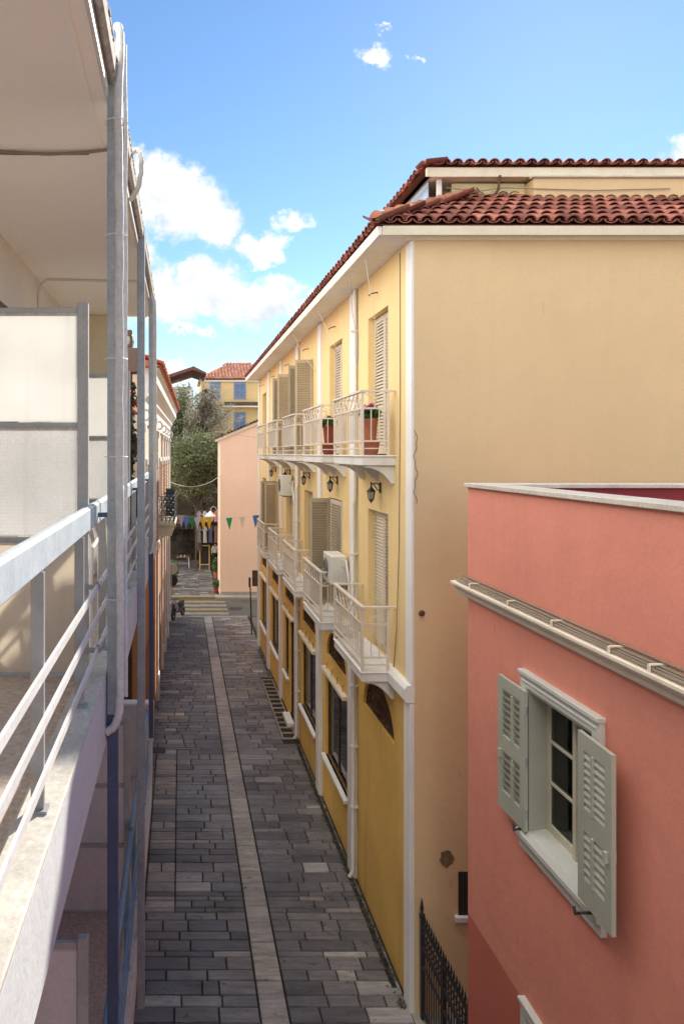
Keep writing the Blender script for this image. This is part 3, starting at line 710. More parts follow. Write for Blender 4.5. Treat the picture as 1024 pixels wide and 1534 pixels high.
# ---- potted geraniums on upper balconies
def pot(x, y, z, label, flowers, tone):
    t = thing('flower_pot', (x, y, z), label, 'flower pot', 'potted plants on the upper balconies')
    q = MB(); q.lathe([(.12, 0), (.15, .06), (.17, .2), (.185, .24), (.17, .25)], (x, y, z), 20); q.lathe([(.105, .25), (.12, .4), (.135, .58), (.15, .60), (.15, .64), (.13, .64), (.125, .60)], (x, y, z), 20); q.build('pot', tone, t, smooth=True)
    q = MB(); leaf_cloud(q, [((x, y, z + .73), (.2, .2, .13))], 420, .035, rng, .8); q.build('foliage', M['leaf_pot'], t, fix=False)
    if flowers:
        q = MB(); r = random.Random(3)
        for k in range(5): leaf_cloud(q, [((x + r.uniform(-.15, .12), y + r.uniform(-.15, .15), z + .84 + r.uniform(-.03, .05)), (.05, .05, .04))], 40, .022, r, .9)
        q.build('blossom', M['petal'], t, fix=False)
pot(3.15, 11.98, UZ, 'tall terracotta pot with pink geraniums on the nearest upper balcony', True, M['terracotta'])
pot(3.18, 15.45, UZ, 'dark red pot with green foliage on the second upper balcony', False, M['redpot'])
for o_ in [o for o in bpy.data.objects if o.name.startswith('flower_pot')]: o_.scale = (.9, .9, .95)
# ---- drain grating along the facade
t = thing('drain_grating', (3.22, 24, G - .01), 'rusty ladder-like grating over a dark channel along the yellow facade', 'grating')
q = MB(); q.poly([(PIT[0], PIT[1], G - .018), (3.5, PIT[1], G - .018), (3.5, PIT[2], G - .018), (PIT[0], PIT[2], G - .018)]); q.build('channel', M['dark'], t)  # flat black sheet; the pit's shade is put into its colour
q = MB(); q.box(PIT[0], PIT[0] + .05, PIT[1], PIT[2], G - .016, G + .02); q.box(3.40, 3.44, PIT[1], PIT[2], G - .016, G + .02)
n = 13
for i in range(n + 1): yy = PIT[1] + (PIT[2] - PIT[1] - .09) * i / n; q.box(PIT[0] + .05, 3.40, yy, yy + .09, G - .01, G + .018)
q.build('bars', mat('rusty_stone', (.30, .26, .21), rough=.8, var=.3, fine=.15), t)
q = MB(); q.box(-.92, -.42, 20.2, 20.55, G - .01, G + .008)
for k in range(5): q.box(-.86 + k * .09, -.83 + k * .09, 20.22, 20.53, G + .008, G + .014)
tag(q.build('drain_cover', M['black']), 'small dark rectangular drain cover on the left side of the paving', 'drain cover')
q = MB(); r6 = random.Random(21)
for i in range(150):
    x = r6.choice([r6.uniform(-1.3, 3.3), r6.uniform(2.6, 3.35)]); y = r6.uniform(10.5, 36); a = r6.uniform(0, 6.28); L = r6.uniform(.015, .035)
    dx, dy = math.cos(a) * L, math.sin(a) * L
    q.poly([(x - dx, y - dy, G + .012), (x + dy * .5, y - dx * .5, G + .02), (x + dx, y + dy, G + .012), (x - dy * .5, y + dx * .5, G + .018)])
tag(q.build('leaf_litter', mat('dry_leaves', (.16, .11, .06), (.30, .24, .15), rough=.9, scale=9, bump=0), None, fix=False), kind='stuff')
# moss and grime along the wall foot
q = MB(); y = 11.0
while y < 31:
    if not (PIT[1] - .3 < y < PIT[2] + .3): leaf_cloud(q, [((3.36 + rng.uniform(-.02, .03), y, G + .02), (.07, .12, .03))], rng.choice([10, 20, 40]), .022, rng, .6)
    else: leaf_cloud(q, [((3.46, y, G + .03), (.03, .12, .04))], 12, .02, rng, .6)
    y += .22
tag(q.build('moss', M['moss'], None, fix=False), kind='stuff')
q = MB(); q.box(3.33, 3.41, Y0 + .5, 21.2, G - .03, G + .006); tag(q.build('gutter', M['joint']), kind='structure')

# ================================================================== PINK BUILDING
PX = 3.58; PY = 8.98
pb = thing('pink_building', (PX, PY, G), 'salmon pink house with a cream cornice and sage green shuttered window', 'building')
PP = lambda u, v, d: (PX + d, u, v)
WA, WB = 6.20, 7.38; WZ = [(-3.86, -2.40), (-7.27, -5.81)]
w = MB(); wall(w, PP, -14, PY, -5.72, -.42, [(WA, WB, *WZ[0], .2), (3.0, 4.2, *WZ[0], .2)], .2)
w.poly([(PX, PY, -5.72), (7.5, PY, -5.72), (7.5, PY, -.42), (PX, PY, -.42)])
w.poly([(PX + .28, -14, -1.3), (PX + .28, PY - .28, -1.3), (PX + .28, PY - .28, -.42), (PX + .28, -14, -.42)])
w.build('upper_wall', M['pink'], pb)
w = MB(); wall(w, PP, -14, PY, G - .05, -5.72, [(WA, WB, *WZ[1][:1], -5.81, .2)], .2); w.poly([(PX, PY, G - .05), (7.5, PY, G - .05), (7.5, PY, -5.72), (PX, PY, -5.72)]); w.build('dado', M['dado'], pb)
w = MB(); w.poly([(PX + .28, PY - .28, -1.3), (7.5, PY - .28, -1.3), (7.5, PY - .28, -.42), (PX + .28, PY - .28, -.42)]); w.build('parapet_inner_face', M['maroon'], pb)
w = MB(); w.poly([(PX + .28, -14, -1.3), (7.5, -14, -1.3), (7.5, PY - .28, -1.3), (PX + .28, PY - .28, -1.3)]); w.build('flat_roof', M['maroon'], pb)
w = MB(); w.box(PX - .04, PX + .32, -14, PY + .04, -.42, -.37); w.box(PX + .32, 7.5, PY - .32, PY + .04, -.42, -.372); w.build('coping', M['coping'], pb, bevel=.006)
w = MB(); prof = [(0.01, -1.795), (-.02, -1.795), (-.03, -1.77), (-.06, -1.765), (-.075, -1.72), (-.10, -1.69), (-.105, -1.655), (-.15, -1.645), (-.15, -1.62), (0.01, -1.60)]
w.prism(prof, lambda u, v, q_: (PX + u, q_, v), -14, PY + .19); w.build('cornice', M['cream'], pb)
w = MB()
for k, (dx, dz) in enumerate(((-.04, -1.57), (-.075, -1.58), (-.11, -1.59), (-.025, -1.535))):
    w.tube([(PX + dx, -4, dz)] + [(PX + dx, y_, dz + rng.uniform(-.005, .005)) for y_ in range(-3, 9)] + [(PX + dx, PY + .1, dz)], .011 if k else .016, 6)
w.build('cable_run', M['cable'], pb)
for y_ in (8.6, 7.6, 6.7, 5.8, 5.3, 4.4, 3.5): 
    w = MB(); w.box(PX - .135, PX - .125, y_, y_ + .025, -1.617, -1.56); w.box(PX - .125, PX, y_, y_ + .025, -1.562, -1.552); w.build('cable_clip', M['cream'], pb)
def slat_leaf(p0, p1, z0, z1, parent):
    m = MB(); W, F = leafframe(p0, p1); th = .036
    s = .10
    lbox(m, F, 0, s, -th / 2, th / 2, z0, z1); lbox(m, F, W - s, W, -th / 2, th / 2, z0, z1)
    hs = [(z0 + .20, z0 + .62), (z0 + .80, z1 - .14)]
    lbox(m, F, s, W - s, -th / 2 + .001, th / 2 - .001, z0, hs[0][0]); lbox(m, F, s, W - s, -th / 2 + .001, th / 2 - .001, hs[0][1], hs[1][0]); lbox(m, F, s, W - s, -th / 2 + .001, th / 2 - .001, hs[1][1], z1)
    bk = -.0165 if p1[1] > p0[1] else .0125
    lbox(m, F, s, W - s, bk, bk + .004, z0 + .15, z1 - .1)
    for a, b_ in hs:
        lbox(m, F, W * .42, W * .42 + .035, -th / 2 - .008, th / 2 + .008, a, b_)
        n = int((b_ - a) / .062); st_ = (b_ - a) / n
        for i in range(n):
            z = a + i * st_
            m.hexa([F(s, -.017, z), F(W - s, -.017, z), F(W - s, .017, z + st_ * 1.02), F(s, .017, z + st_ * 1.02),
                    F(s, -.017, z + .014), F(W - s, -.017, z + .014), F(W - s, .017, z + st_ * 1.02 + .014), F(s, .017, z + st_ * 1.02 + .014)])
    o = m.build('shutter', M['sage'], parent)
    h = MB()
    for q_ in (.13, .5, .87): zz = z0 + (z1 - z0) * q_; h.tube([F(0, 0, zz - .04), F(0, 0, zz + .04)], .016, 6)
    h.build('hinge', M['steel'], o)
    h = MB(); lbox(h, F, W - .08, W - .05, -th / 2 - .03, th / 2 + .03, z0 + .55, z0 + .64); h.build('latch', M['sage'], o)
def pinkwin(a, b_, z0, z1, opened):
    f = MB(); t = .12
    for (u0, u1, v0, v1, d) in ((a - t, a, z0 - .0, z1 + t, .05), (b_, b_ + t, z0, z1 + t, .05), (a, b_, z1, z1 + t, .05)):
        f.box(PX - d, PX + .02, u0, u1, v0, v1)
    f.box(PX - .075, PX + .02, a - t - .01, b_ + t + .01, z1 + t, z1 + t + .045); f.box(PX - .06, PX + .02, a - t + .04, b_ + t - .04, z1 + .05, z1 + .075)
    o = f.build('window', M['sagewhite'], pb, bevel=.006)
    s = MB(); s.prism([(.19, z0 + .03), (-.05, z0 + .006), (-.09, z0 - .05), (-.09, z0 - .10), (-.05, z0 - .12), (-.05, z0 - .22), (.02, z0 - .22)], lambda u, v, q_: (PX + u, q_, v), a - t - .02, b_ + t + .02); s.build('sill', M['sagewhite'], o, bevel=.004)
    l = MB()
    for u0, u1, v0, v1 in ((a + .001, a + .03, z0 + .02, z1 - .001), (b_ - .03, b_ - .001, z0 + .02, z1 - .001), (a + .03, b_ - .03, z1 - .03, z1 - .001)): l.box(PX - .03, PX + .2, u0, u1, v0, v1)
    l.build('jamb_lining', M['sage'], o)
    c = MB(); X = PX + .15; m_ = (a + b_) / 2
    for s0, s1 in ((a + .03, m_), (m_, b_ - .03)):
        c.box(X, X + .05, s0, s0 + .065, z0 + .02, z1 - .03); c.box(X, X + .05, s1 - .065, s1, z0 + .02, z1 - .03)
        c.box(X + .001, X + .049, s0 + .065, s1 - .065, z0 + .02, z0 + .11); c.box(X + .001, X + .049, s0 + .065, s1 - .065, z1 - .1, z1 - .03)
        for q_ in (1, 2): zz = z0 + .11 + (z1 - z0 - .21) * q_ / 3; c.box(X + .008, X + .045, s0 + .065, s1 - .065, zz - .018, zz + .018)
    c.box(X - .025, X, m_ - .03, m_ + .03, z0 + .025, z1 - .035)
    c.build('casement', M['sagepale'], o, bevel=.005)
    p = MB(); p.box(X + .02, X + .026, a + .05, b_ - .05, z0 + .05, z1 - .05); p.build('pane', M['glassdark'], o)
    p = MB(); n = 24; xx = X + .16
    pr = [(xx + .025 * math.sin(i * 1.9), a + (b_ - a) * i / n) for i in range(n + 1)]
    for (x_a, y_a), (x_b, y_b) in zip(pr, pr[1:]): p.poly([(x_a, y_a, z0), (x_b, y_b, z0), (x_b, y_b, z1), (x_a, y_a, z1)])
    p.build('curtain', M['curtain'], o, smooth=True)
    if opened:
        slat_leaf((PX - .072, b_ - .06), (PX - .08, b_ + .53), z0 + .01, z1 - .02, o)
        slat_leaf((PX - .13, a + .03), (PX - .155, a - .50), z0 + .03, z1 + .01, o)
        for yy, xx in ((b_ + .06, PX - .09), (a - .12, PX - .2)):
            h = MB(); h.tube([(PX, yy, z0 - .02), (xx - .02, yy, z0 - .02), (xx - .035, yy + .03, z0 - .05), (xx - .03, yy + .06, z0 - .0)], .012, 6); h.build('shutter_catch', M['black'], o)
    else:
        slat_leaf((PX + .05, a + .02), (PX + .05, m_ - .005), z0 + .02, z1 - .03, o); slat_leaf((PX + .05, b_ - .02), (PX + .05, m_ + .005), z0 + .02, z1 - .03, o)
pinkwin(WA, WB, *WZ[0], True); pinkwin(WA, WB, *WZ[1], False); pinkwin(3.0, 4.2, *WZ[0], False)


# ---- gate between the two buildings
t = thing('iron_gate', (3.5, 9.9, G), 'black spiked iron gate closing the alley between yellow and pink houses', 'gate')
q = MB(); gx = 3.60; ya, yz = 9.02, 10.72; zt = G + 1.40
for yy in (ya, yz, (ya + yz) / 2): q.box(gx - .02, gx + .02, yy - .02, yy + .02, G, zt + .1)
for zz in (G + .12, G + .8, zt - .3, zt): q.bar((gx, ya, zz), (gx, yz, zz), .03, .03)
q.build('frame', M['black'], t)
n = 18
q = MB()
for i in range(n + 1):
    yy = ya + (yz - ya) * i / n; q.bar((gx, yy, G + .1), (gx, yy, zt + .08), .014, .014)
    q.lathe([(.004, 0), (.02, .03), (.016, .06), (.002, .14)], (gx, yy, zt + .08), 6)
q.build('spiked_bars', M['black'], t)
for zz, r in ((zt - .15, .06), (zt - .34, .035), (zt + .05, .03)):
    q = MB()
    for i in range(n):
        yc = ya + (yz - ya) * (i + .5) / n
        q.tube([(gx - .005, yc + r * .75 * math.cos(a), zz + r * math.sin(a)) for a in [2 * math.pi * k / 10 for k in range(11)]], .009, 5)
    q.build('scroll_band', M['black'], t)
q = MB(); q.lathe([(.025, 0), (.028, 1.48), (.04, 1.5), (.04, 1.54), (.016, 1.57), (.03, 1.62), (.024, 1.66), (.004, 1.78)], (gx, yz + .03, G), 10); q.build('gate_post', M['black'], t, smooth=True)

# ================================================================== LEFT BUILDING WITH BALCONIES
lx = -.41; lw = -1.62; LE = 10.45; LS = -14.0
F1, F0 = -1.23, -4.62
lb = thing('balcony_building', (lw, 4, G), 'cream apartment block with deep balconies, glass screens and steel posts', 'building')
w = MB(); w.poly([(lw, LS, G), (lw, LE, G), (lw, LE, 2.0), (lw, LS, 2.0)]); w.poly([(lw, LE, G), (-9, LE, G), (-9, LE, 2.3), (lw, LE, 2.3)]); w.build('facade_wall', M['leftwall'], lb)
q = MB(); q.box(-9, lx, LS, LE, 1.98, 2.10); q.build('roof_slab', M['soffit'], lb, bevel=.01); rs = lb.children[-1]
q = MB(); q.box(lx - .10, lx - .085, LS, LE, 1.968, 1.982); q.build('drip_groove', M['soffit'], rs)
q = MB(); q.box(lx, lx + .012, LS, LE + .01, 1.975, 2.13); q.build('roof_fascia', M['whitemetal'], lb)
# gutter with ragged edge
q = MB(); prof = [(lx + .012, 2.10), (lx + .014, 2.06), (lx + .035, 2.045), (lx + .058, 2.06), (lx + .064, 2.13), (lx + .058, 2.13), (lx + .052, 2.07), (lx + .02, 2.07), (lx + .018, 2.13)]
q.prism(prof, lambda u, v, s_: (u, s_, v), LS, LE - .25)
r2 = random.Random(5); y = 1.5
while y < LE - .3:
    L = r2.uniform(.02, .07); q.box(lx + .03, lx + .06 + r2.uniform(.004, .012), y, y + L, 2.13, 2.135 + r2.uniform(.008, .03)); y += L + r2.uniform(.01, .06)
q.build('gutter', mat('weathered_gutter', (.50, .47, .42), rough=.85, scale=14, var=.3, fine=.2, bump=.5), lb)
def lbalc(zf, near):
    o = MB(); o.box(lw, lx, LS, LE, zf - .38, zf); o = o.build('balcony', M['lav'], lb, bevel=.008)
    k = MB(); k.box(lx - .14, lx + .004, LS, LE + .004, zf, zf + .025); k.build('kerb', M['kerbcream'], o, bevel=.006)
    k = MB(); k.box(lw + .003, lx - .14, LS, LE, zf, zf + .006); k.build('floor_tiles', M['floortile'], o)
    return o
b1 = lbalc(F1, True); b0 = lbalc(F0, False)
rx = -.48
def lrail(o, zf, mt, mb_, mp):
    zt = zf + .955
    q = MB()
    for a, b_ in ((LS, 4.10), (4.16, 7.0), (7.06, LE)): q.box(rx - .022, rx + .022, a, b_, zt - .125, zt)
    q.build('handrail', mt, o, bevel=.012)
    q = MB()
    for zz in (.50, .335, .155):
        for a, b_ in ((LS, 4.13), (4.17, LE)): q.box(rx + .022, rx + .034, a, b_, zf + zz - .017, zf + zz + .017)
    q.build('rail_bars', mb_, o)
    y = .43
    while y < LE:
        q = MB(); q.box(rx - .022, rx + .022, y - .012, y + .012, zf + .02, zt - .125); q.box(rx - .035, rx + .035, y - .03, y + .03, zf + .025, zf + .035); y += 1.0
        q.build('rail_post', mp, o)
lrail(b1, F1, M['handrail'], M['whitemetal'], M['greymetal']); lrail(b0, F0, M['bluemetal'], M['bluemetal'], M['bluemetal'])
for yy in (3.97, 7.25):
    for zz in (.50, .155):
        q = MB(); q.box(-.565, rx + .045, yy - .05, yy - .027, F1 + zz - .012, F1 + zz + .012); q.lathe([(.008, 0), (.008, .02)], (rx + .03, yy - .04, F1 + zz + .012), 8); q.build('rail_clamp', M['greymetal'], b1)
# glass screens across the balconies
def screen(y, zf, top, panes):
    t = MB(); xr = -.535; zt = zf + top
    t.box(xr - .03, xr + .03, y - .025, y + .025, zf + .02, zt + .03); t.box(lw, xr - .03, y - .018, y + .018, zt - .03, zt)
    zs = [zt] + [zf + p_ for p_, _ in panes]
    for zz in zs[1:]: t.box(lw, xr - .03, y - .018, y + .018, zz - .03, zz)
    o = t.build('screen', M['frame'], lb, bevel=.005)
    for (a, b_), (_, m_) in zip(zip(zs, zs[1:]), panes):
        p = MB(); p.box(lw + .01, xr - .035, y - .004, y + .004, b_ + .005, a - .035); p.build('pane', m_, o)
        p = MB(); p.box(lw + .01, xr - .032, y - .014, y - .006, a - .045, a - .03); p.build('putty_bead', M['kerbcream'], o)
screen(3.97, F1, 2.03, [(1.40, M['pane1']), (.77, M['pane2']), (.02, M['pane3'])])
screen(7.25, F1, 2.03, [(1.40, M['pane1']), (.77, M['pane2']), (.02, M['pane3'])])
screen(3.97, F0, 1.93, [(1.30, M['board']), (.70, M['board']), (.02, M['board'])])
screen(7.25, F0, 1.93, [(1.30, M['board']), (.70, M['board']), (.02, M['board'])])
# solid end walls
q = MB(); q.box(lw, -.79, LE - .15, LE - .01, F1, 1.975); q.build('end_wall', M['creamwall'], lb)
q = MB(); q.box(lw, lx + .01, LE - .16, LE - .02, F0, F0 + 1.0); q.box(lw, lx + .03, LE - .18, LE, F0 + 1.0, F0 + 1.05); q.build('end_parapet', M['slabwhite'], lb, bevel=.01)
q = MB(); q.box(lw - .02, lw + .03, 5.6, 7.05, F1, 1.35); q.build('balcony_door', M['wood'], lb)
# ground floor plinth wall in the shade under the balconies
q = MB(); q.box(lw, -1.58, LS, LE, G, F0 - .38); q.build('plinth', M['leftwall'], lb)
# posts
for y, z1, z0, m_, zc in ((4.02, 2.30, -6.6, M['steel'], -1.45), (6.9, 2.16, -5.30, M['steel'], -1.5), (9.25, 2.0, -3.65, M['steel'], -1.25)):
    q = MB(); X = lx + .035; h = .036 if y == 6.9 else .03
    q.cur = 0; q.box(X - h, X + h, y - h, y + h, zc, z1)
    q.cur = 1 if y != 6.9 else 0; q.box(X - h + .0005, X + h - .0005, y - h + .0005, y + h - .0005, z0, zc)  # lower length of the first and last posts is navy
    o = q.build('steel_post', [m_, M['navy']], lb, bevel=.004)
    k = MB(); k.box(rx, X - h, y - .012, y + .012, F1 + .875, F1 + .9); k.box(lx, X - h, y - .02, y + .02, F0 + .3, F0 + .32); k.build('post_bracket', M['navy'], o)
# ---- insulated pipes along the posts (things of their own)
def bundle(pts, r, name, label, ties):
    t = thing(name, pts[0], label, 'pipe'); q = MB()
    P_ = [Vector(p) for p in pts]; P_ = [P_[0] * 2 - P_[1]] + P_ + [P_[-1] * 2 - P_[-2]]; sm = []
    for i in range(1, len(P_) - 2):
        a, b_, c, d = P_[i - 1:i + 3]; L0, L1 = (b_ - a).length, (d - c).length; L = (c - b_).length
        ta = (c - a).normalized() * L; tb_ = (d - b_).normalized() * L
        for k in range(6):
            u_ = k / 6; sm.append(b_ * (2 * u_ ** 3 - 3 * u_ ** 2 + 1) + ta * (u_ ** 3 - 2 * u_ ** 2 + u_) + c * (-2 * u_ ** 3 + 3 * u_ ** 2) + tb_ * (u_ ** 3 - u_ ** 2))
    sm.append(P_[-2]); pts = [tuple(p) for p in sm]
    fine = []
    for a, b_ in zip(pts, pts[1:]):
        a = Vector(a); b_ = Vector(b_); n = max(1, int((b_ - a).length / .12))
        for i in range(n): fine.append(a.lerp(b_, i / n) + Vector((rng.gauss(0, .0015), rng.gauss(0, .0015), 0)))
    fine.append(Vector(pts[-1])); q.tube(fine, [r * rng.uniform(.96, 1.04) for _ in fine], 10); q.build('wrapped_pipe', M['pipe'], t, smooth=True)
    for p in ties: k = MB(); k.tube([(p[0] + p[3] * math.cos(a) , p[1] + p[3] * math.sin(a), p[2]) for a in [2 * math.pi * i / 14 for i in range(15)]], .0035, 5); k.build('cable_tie', M['whitemetal'], t)
tx = lx + .075
bundle([(tx - .02, 4.05, 2.40), (tx + .0, 3.98, 2.34), (tx + .005, 3.96, 2.2), (tx - .005, 3.96, 1.95), (tx + .002, 3.96, 1.2), (tx + .0, 3.96, .3), (tx + .004, 3.96, -.6), (tx + .006, 3.96, -1.3), (tx - .0, 3.95, -1.42), (tx - .03, 3.95, -1.50), (tx - .07, 3.95, -1.53)], .0225, 'insulated_pipe', 'thick white wrapped pipe strapped along the front steel post', [(tx - .02, 3.99, z, .062) for z in (1.83, 1.2, .52, -.02, -.80)])
bundle([(tx + .028, 4.02, 2.28), (tx + .030, 4.02, 1.2), (tx + .030, 4.02, -.6), (tx + .034, 4.0, -1.35)], .011, 'insulated_pipe', 'thin white hose running just beside the thick wrapped pipe', [])
bundle([(tx - .02, 9.2, 2.02), (tx + .01, 9.16, 1.9), (tx + .012, 9.16, .8), (tx + .012, 9.16, -1.0), (tx, 9.16, -1.15), (tx - .03, 9.16, -1.25), (tx - .06, 9.16, -1.27)], .022, 'insulated_pipe', 'grey wrapped pipe on the farthest steel post, bent inward at its foot', [(tx, 9.2, z, .06) for z in (1.2, .0)])
bundle([(lx + .04, 5.2, 2.14), (lx + .10, 5.2, 2.19), (lx + .13, 5.2, 2.08), (lx + .10, 5.25, 1.93), (lx + .04, 5.3, 1.86)], .018, 'insulated_pipe', 'white hose looping out over the gutter edge of the balcony roof', [])
# ---- cables on the soffit
q = MB(); q.tube([(-1.6, 4.66, 1.97), (-1.1, 4.70, 1.965), (-.86, 4.71, 1.955), (-.6, 4.70, 1.965), (-.41, 4.62, 1.955)], .010, 6); q.tube([(-1.6, 4.70, 1.972), (-1.1, 4.74, 1.97), (-.6, 4.74, 1.97)], .008, 6)
tag(q.build('soffit_cable', M['cable']), 'brown cable pair crossing the balcony ceiling nearest the viewer', 'cable')
q = MB(); q.tube([(lw + .02, 8.15, .9), (lw + .02, 8.15, 1.80), (lw + .05, 8.15, 1.92), (lw + .12, 8.15, 1.965), (-1.0, 8.2, 1.968), (-.42, 8.25, 1.965)], .014, 6)
tag(q.build('soffit_cable', M['cablewhite']), 'pale cable curving down the dark wall from the farther balcony ceiling', 'cable')
# ---- white metal chair behind the first screen
def chair(x, y, z, label):
    t = thing('garden_chair', (x, y, z), label, 'chair'); W = .24
    for s_ in (-1, 1):
        q = MB(); q.tube([(x + s_ * W, y - .22, z), (x + s_ * W, y - .22, z + .42), (x + s_ * W, y - .18, z + .62), (x + s_ * W, y + .15, z + .64), (x + s_ * W, y + .22, z + .45), (x + s_ * W, y + .24, z)], .013, 7)
        q.build('leg_frame', M['whitemetal'], t, smooth=True)
    q = MB(); q.lathe([(.22, .42), (.235, .43), (.235, .445), (.21, .45)], (x, y, z), 18); q.build('seat', M['whitemetal'], t, smooth=True)
    q = MB()
    for rr, hh in ((.24, .93), (.19, .88)): q.tube([(x + rr * math.cos(a), y + .22, z + .45 + (hh - .45) * math.sin(a)) for a in [math.pi * k / 12 for k in range(13)]], .011, 6)
    for k in range(-2, 3): q.tube([(x + k * .07, y + .21, z + .45), (x + k * .08, y + .22, z + .84)], .007, 5)
    q.build('backrest', M['whitemetal'], t, smooth=True)
chair(-.80, 4.75, F1 + .006, 'white metal garden chair on the balcony behind the front glass screen')
q = thing('storage_box', (-1.0, 8.3, F1), 'brown box with a dark lid on the balcony behind the second glass screen', 'box')
k = MB(); k.box(-1.25, -.72, 8.0, 8.5, F1 + .008, F1 + .45); k.build('body', M['woodmid'], q, bevel=.01)
k = MB(); k.box(-1.27, -.70, 7.98, 8.52, F1 + .452, F1 + .50); k.build('lid', M['dark'], q, bevel=.008)

# ---- narrow brown flue with ivy beyond the block
t = thing('brown_flue', (-1.02, 13.5, G), 'tall dark brown flue with a square cap beyond the balcony block', 'flue')
q = MB(); q.box(-1.12, -.90, 13.4, 13.62, G, 2.3); q.build('shaft', M['wood'], t, bevel=.01)
q = MB(); q.box(-1.18, -.72, 13.3, 13.7, 1.5, 1.95); q.build('cap_box', mat('brown_grey_metal', (.16, .12, .10), rough=.7, var=.15), t, bevel=.01); k = MB(); k.lathe([(.09, 1.95), (.12, 2.1), (.10, 2.2), (.02, 2.3)], (-.98, 13.5, 0), 10); k.build('cowl', M['greymetal'], t)
q = MB(); r3 = random.Random(8)
blobs = [((-.90 + r3.uniform(-.08, .1), 13.35 + r3.uniform(-.1, .1), z * .1), (.10, .12, .16)) for z in range(-16, 14, 2)] + [((-.86, 13.3, -.9), (.14, .15, .3)), ((-.88, 13.3, .1), (.13, .15, .3))]
leaf_cloud(q, blobs, 1500, .05, r3, .7); q.tube([(-.9, 13.3, G), (-.92, 13.35, -2), (-.88, 13.36, 0), (-.92, 13.36, 1.2)], .02, 6)
tag(q.build('ivy', M['leaf_dark'], None, fix=False), 'straggly dark ivy climbing the brown flue', 'climbing plant')
# white low house between block and orange house
t = thing('white_house', (-1.3, 12, G), 'narrow white house with a red tiled eave behind the steel posts', 'house')
q = MB(); q.box(-7, -1.15, 11.2, 16.8, G, .9); q.build('wall', M['white'], t)
q = MB(); q.box(-7, -.95, 11.1, 16.9, .9, 1.0); tile_slope(q, (-.93, 11.1, 1.02), (0, 1, 0), (-.94, 0, .34), 27, 5, .215, .34, lambda u, v: True); q.build('roof', M['tile_orange'], t, smooth=True, fix=False)

# ================================================================== ORANGE AND WHITE CORNER HOUSE (turned slightly)
oh = thing('corner_house', (-.78, 26.3, G), 'white and orange neoclassical house with red tiled eave at the street corner', 'house')
TM = Matrix.Translation((-.78, 26.3, 0)) @ Matrix.Rotation(-.0204, 4, 'Z')
A0, A1 = -8.6, 10.1
def ob(mb, name, m, parent, **k): return mb.xf(TM).build(name, m, parent, **k)
OP = lambda u, v, d: (-d, u, v)
ow = [-6.6, -3.6, .45, 3.2, 5.6, 8.2]
q = MB(); wall(q, OP, A0, A1, -3.0, 2.1, [(c - .5, c + .5, -2.9, -.4, .15) for c in ow], .15)
q.poly([(0, A1, -3), (-7, A1, -3), (-7, A1, 2.1), (0, A1, 2.1)]); q.poly([(0, A0, -3), (-7, A0, -3), (-7, A0, 2.1), (0, A0, 2.1)]); ob(q, 'upper_wall', M['orangelight'], oh)
q = MB(); wall(q, OP, A0, A1, G - .05, -3.0, [(c - .55, c + .55, G + .1, -5.2, .15) for c in ow], .15)
q.poly([(0, A1, G - .05), (-7, A1, G - .05), (-7, A1, -3), (0, A1, -3)]); q.poly([(0, A0, G - .05), (-7, A0, G - .05), (-7, A0, -3), (0, A0, -3)]); ob(q, 'lower_wall', M['orange'], oh)
q = MB(); q.prism([(-.01, -3.2), (.08, -3.2), (.12, -3.05), (.12, -2.95), (-.01, -2.93)], lambda u, v, w_: (u, w_, v), A0, A1 + .08); ob(q, 'string_course', M['white'], oh)
q = MB(); q.prism([(-.01, .75), (.05, .75), (.07, 1.3), (.16, 1.42), (.16, 1.5), (.22, 1.6), (.36, 1.75), (.36, 2.0), (.44, 2.1), (-.01, 2.1)], lambda u, v, w_: (u, w_, v), A0, A1 + .3)
q.prism([(A1 - .01, .75), (A1 + .05, .75), (A1 + .16, 1.42), (A1 + .36, 1.75), (A1 + .4, 2.1), (A1 - .01, 2.1)], lambda u, v, w_: (w_, u, v), -7, 0); ob(q, 'cornice', M['white'], oh)
for c in [A0 + .2, -5.1, -1.6, 1.9, 4.4, 6.9, A1 - .22]:
    q = MB(); q.box(-.01, .07, c - .2, c + .2, -2.92, .55); q.box(-.01, .11, c - .24, c + .24, .55, .74); q.box(-.01, .07, c - .2, c + .2, G + .9, -3.21); q.box(-.01, .1, c - .24, c + .24, G, G + .9); ob(q, 'pilaster', M['white'], oh, bevel=.01)
    q = MB(); q.tube([(.10 + .09 * math.cos(a), c, .95 + .13 * math.sin(a)) for a in [2 * math.pi * k_ / 12 for k_ in range(13)]], .035, 6); ob(q, 'scroll_bracket', M['white'], oh, smooth=True)
for c in ow:
    q = MB(); q.box(-.13, -.09, c - .5, c + .5, -2.9, -.4); o = ob(q, 'window', M['teal'] if c == 5.0 else M['brownshutter'], oh)
    q = MB(); q.box(-.0, .05, c - .6, c - .5, -2.9, -.3); q.box(-.0, .05, c + .5, c + .6, -2.9, -.3); q.box(0, .07, c - .65, c + .65, -.3, -.15); ob(q, 'frame', M['white'], o)
    q = MB(); louvre_leaf(q, (.04, c + .52), (.10, c + 1.0), -2.88, -.42); ob(q, 'shutter', M['brownshutter'] if c < 4 else M['shutter'], o)
    q = MB(); q.box(-.13, -.09, c - .55, c + .55, G + .1, -5.2); ob(q, 'shop_door', M['brownshutter'], oh)
q = MB(); q.poly([(.5, A0 - .2, 2.12), (-4, A0 - .2, 4.0), (-4, A1 + .4, 4.0), (.5, A1 + .4, 2.12)]); q.poly([(.5, A1 + .4, 2.12), (-4, A1 + .4, 4.0), (-8, A1 + .4, 2.12)]); q.poly([(.5, A0 - .2, 2.12), (-4, A0 - .2, 4.0), (-8, A0 - .2, 2.12)])
